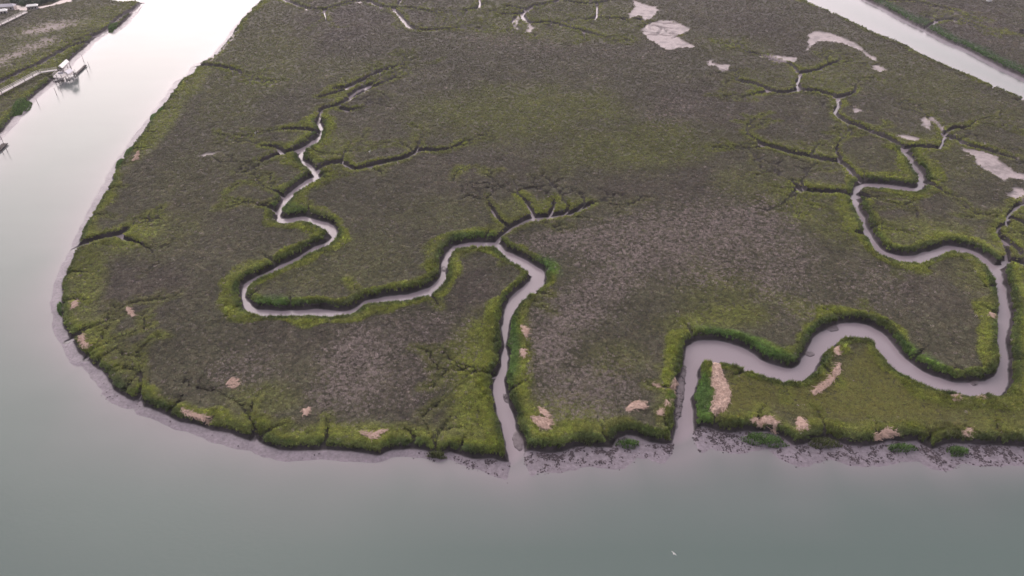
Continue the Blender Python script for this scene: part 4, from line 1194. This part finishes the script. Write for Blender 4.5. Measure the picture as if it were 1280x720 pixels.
# ------------------------------------------------------------------ light
SUN_AZ = math.radians(-24)        # degrees from +Y towards +X
SUN_EL = math.radians(34)
sd = Vector((math.sin(SUN_AZ)*math.cos(SUN_EL), math.cos(SUN_AZ)*math.cos(SUN_EL), math.sin(SUN_EL)))
sun_d = bpy.data.lights.new('sun', 'SUN'); sun_d.energy = 0.5; sun_d.angle = math.radians(45); sun_d.color = (1, .90, .84)
sun = bpy.data.objects.new('sun', sun_d); COL.objects.link(sun); sun.rotation_euler = sd.to_track_quat('Z', 'Y').to_euler()
wd = bpy.data.worlds.new('World'); S.world = wd; wd.use_nodes = True
nt = wd.node_tree; nt.nodes.clear()
out = nt.nodes.new('ShaderNodeOutputWorld'); bg = nt.nodes.new('ShaderNodeBackground')
sky = nt.nodes.new('ShaderNodeTexSky'); sky.sky_type = 'NISHITA'; sky.sun_disc = False
sky.sun_elevation = SUN_EL; sky.sun_rotation = SUN_AZ; sky.air_density = 1.0; sky.dust_density = 3.0; sky.ozone_density = 1.0
hs = nt.nodes.new('ShaderNodeHueSaturation'); hs.inputs['Saturation'].default_value = .35
nt.links.new(sky.outputs[0], hs.inputs['Color'])
tc = nt.nodes.new('ShaderNodeTexCoord')
nm = nt.nodes.new('ShaderNodeVectorMath'); nm.operation = 'NORMALIZE'; nt.links.new(tc.outputs['Generated'], nm.inputs[0])
def dotramp(vec, stops, lo=-1, hi=1):
    d = nt.nodes.new('ShaderNodeVectorMath'); d.operation = 'DOT_PRODUCT'; d.inputs[1].default_value = vec
    nt.links.new(nm.outputs[0], d.inputs[0])
    r = nt.nodes.new('ShaderNodeValToRGB'); cr = r.color_ramp; cr.interpolation = 'B_SPLINE'
    while len(cr.elements) < len(stops): cr.elements.new(.5)
    for e, (p, c) in zip(cr.elements, stops): e.position = (p-lo)/(hi-lo); e.color = (*c, 1)
    m = nt.nodes.new('ShaderNodeMapRange'); m.inputs[1].default_value = lo; m.inputs[2].default_value = hi
    nt.links.new(d.outputs['Value'], m.inputs[0]); nt.links.new(m.outputs[0], r.inputs[0]); return r.outputs[0]
def vm(op, a, b=None, scale=None):
    n = nt.nodes.new('ShaderNodeVectorMath'); n.operation = op; nt.links.new(a, n.inputs[0])
    if b is not None: nt.links.new(b, n.inputs[1])
    if scale is not None: n.inputs['Scale'].default_value = scale
    return n.outputs[0]
co = lambda deg: math.cos(math.radians(deg))
# thin cloud: a bright patch round the hidden sun and a pale pink band over the horizon ahead
patch = dotramp(sd, [(-1, (.055,.057,.065)), (co(90), (.075,.076,.088)), (co(62), (.15,.148,.16)), (co(45), (.26,.25,.26)), (co(30), (.44,.385,.395)), (co(18), (.70,.60,.61)), (co(0), (.95,.82,.81))])
band = dotramp((0, 0, 1), [(-.05, (1,.82,.84)), (.20, (.95,.78,.80)), (.36, (.62,.53,.54)), (.55, (.15,.14,.14)), (.72, (0,0,0))])
front = dotramp((math.sin(math.radians(42)), math.cos(math.radians(42)), 0), [(-.4, (.10,.10,.10)), (.2, (.25,.25,.25)), (.75, (1,1,1))])
cloud = vm('ADD', vm('SCALE', patch, scale=31.0), vm('SCALE', vm('MULTIPLY', band, front), scale=18.0))
add = vm('ADD', cloud, vm('SCALE', hs.outputs[0], scale=.25))
nt.links.new(add, bg.inputs[0]); bg.inputs[1].default_value = .1
nt.links.new(bg.outputs[0], out.inputs[0])

S.view_settings.view_transform = 'Standard'; S.view_settings.look = 'None'
S.view_settings.gamma = 1.0; S.view_settings.exposure = 0.2; S.view_settings.use_curve_mapping = False
S.cycles.max_bounces = 5; S.cycles.diffuse_bounces = 3; S.cycles.glossy_bounces = 2; S.cycles.transmission_bounces = 2; S.cycles.transparent_max_bounces = 4

# ------------------------------------------------------------------ haze
hb = MB(); hb.box((0, 3000, 60.5), (60000, 30000, 125)); hz_o = None
m = bpy.data.materials.new('haze_air'); m.use_nodes = True; hn = m.node_tree; hn.nodes.clear()
ho = hn.nodes.new('ShaderNodeOutputMaterial'); pv = hn.nodes.new('ShaderNodeVolumePrincipled')
pv.inputs['Color'].default_value = (.93, .90, .97, 1); pv.inputs['Density'].default_value = HAZE
hn.links.new(pv.outputs[0], ho.inputs['Volume'])
if HAZE > 0: tag(hb.build('haze', m), kind='stuff')
S.cycles.volume_bounces = 0
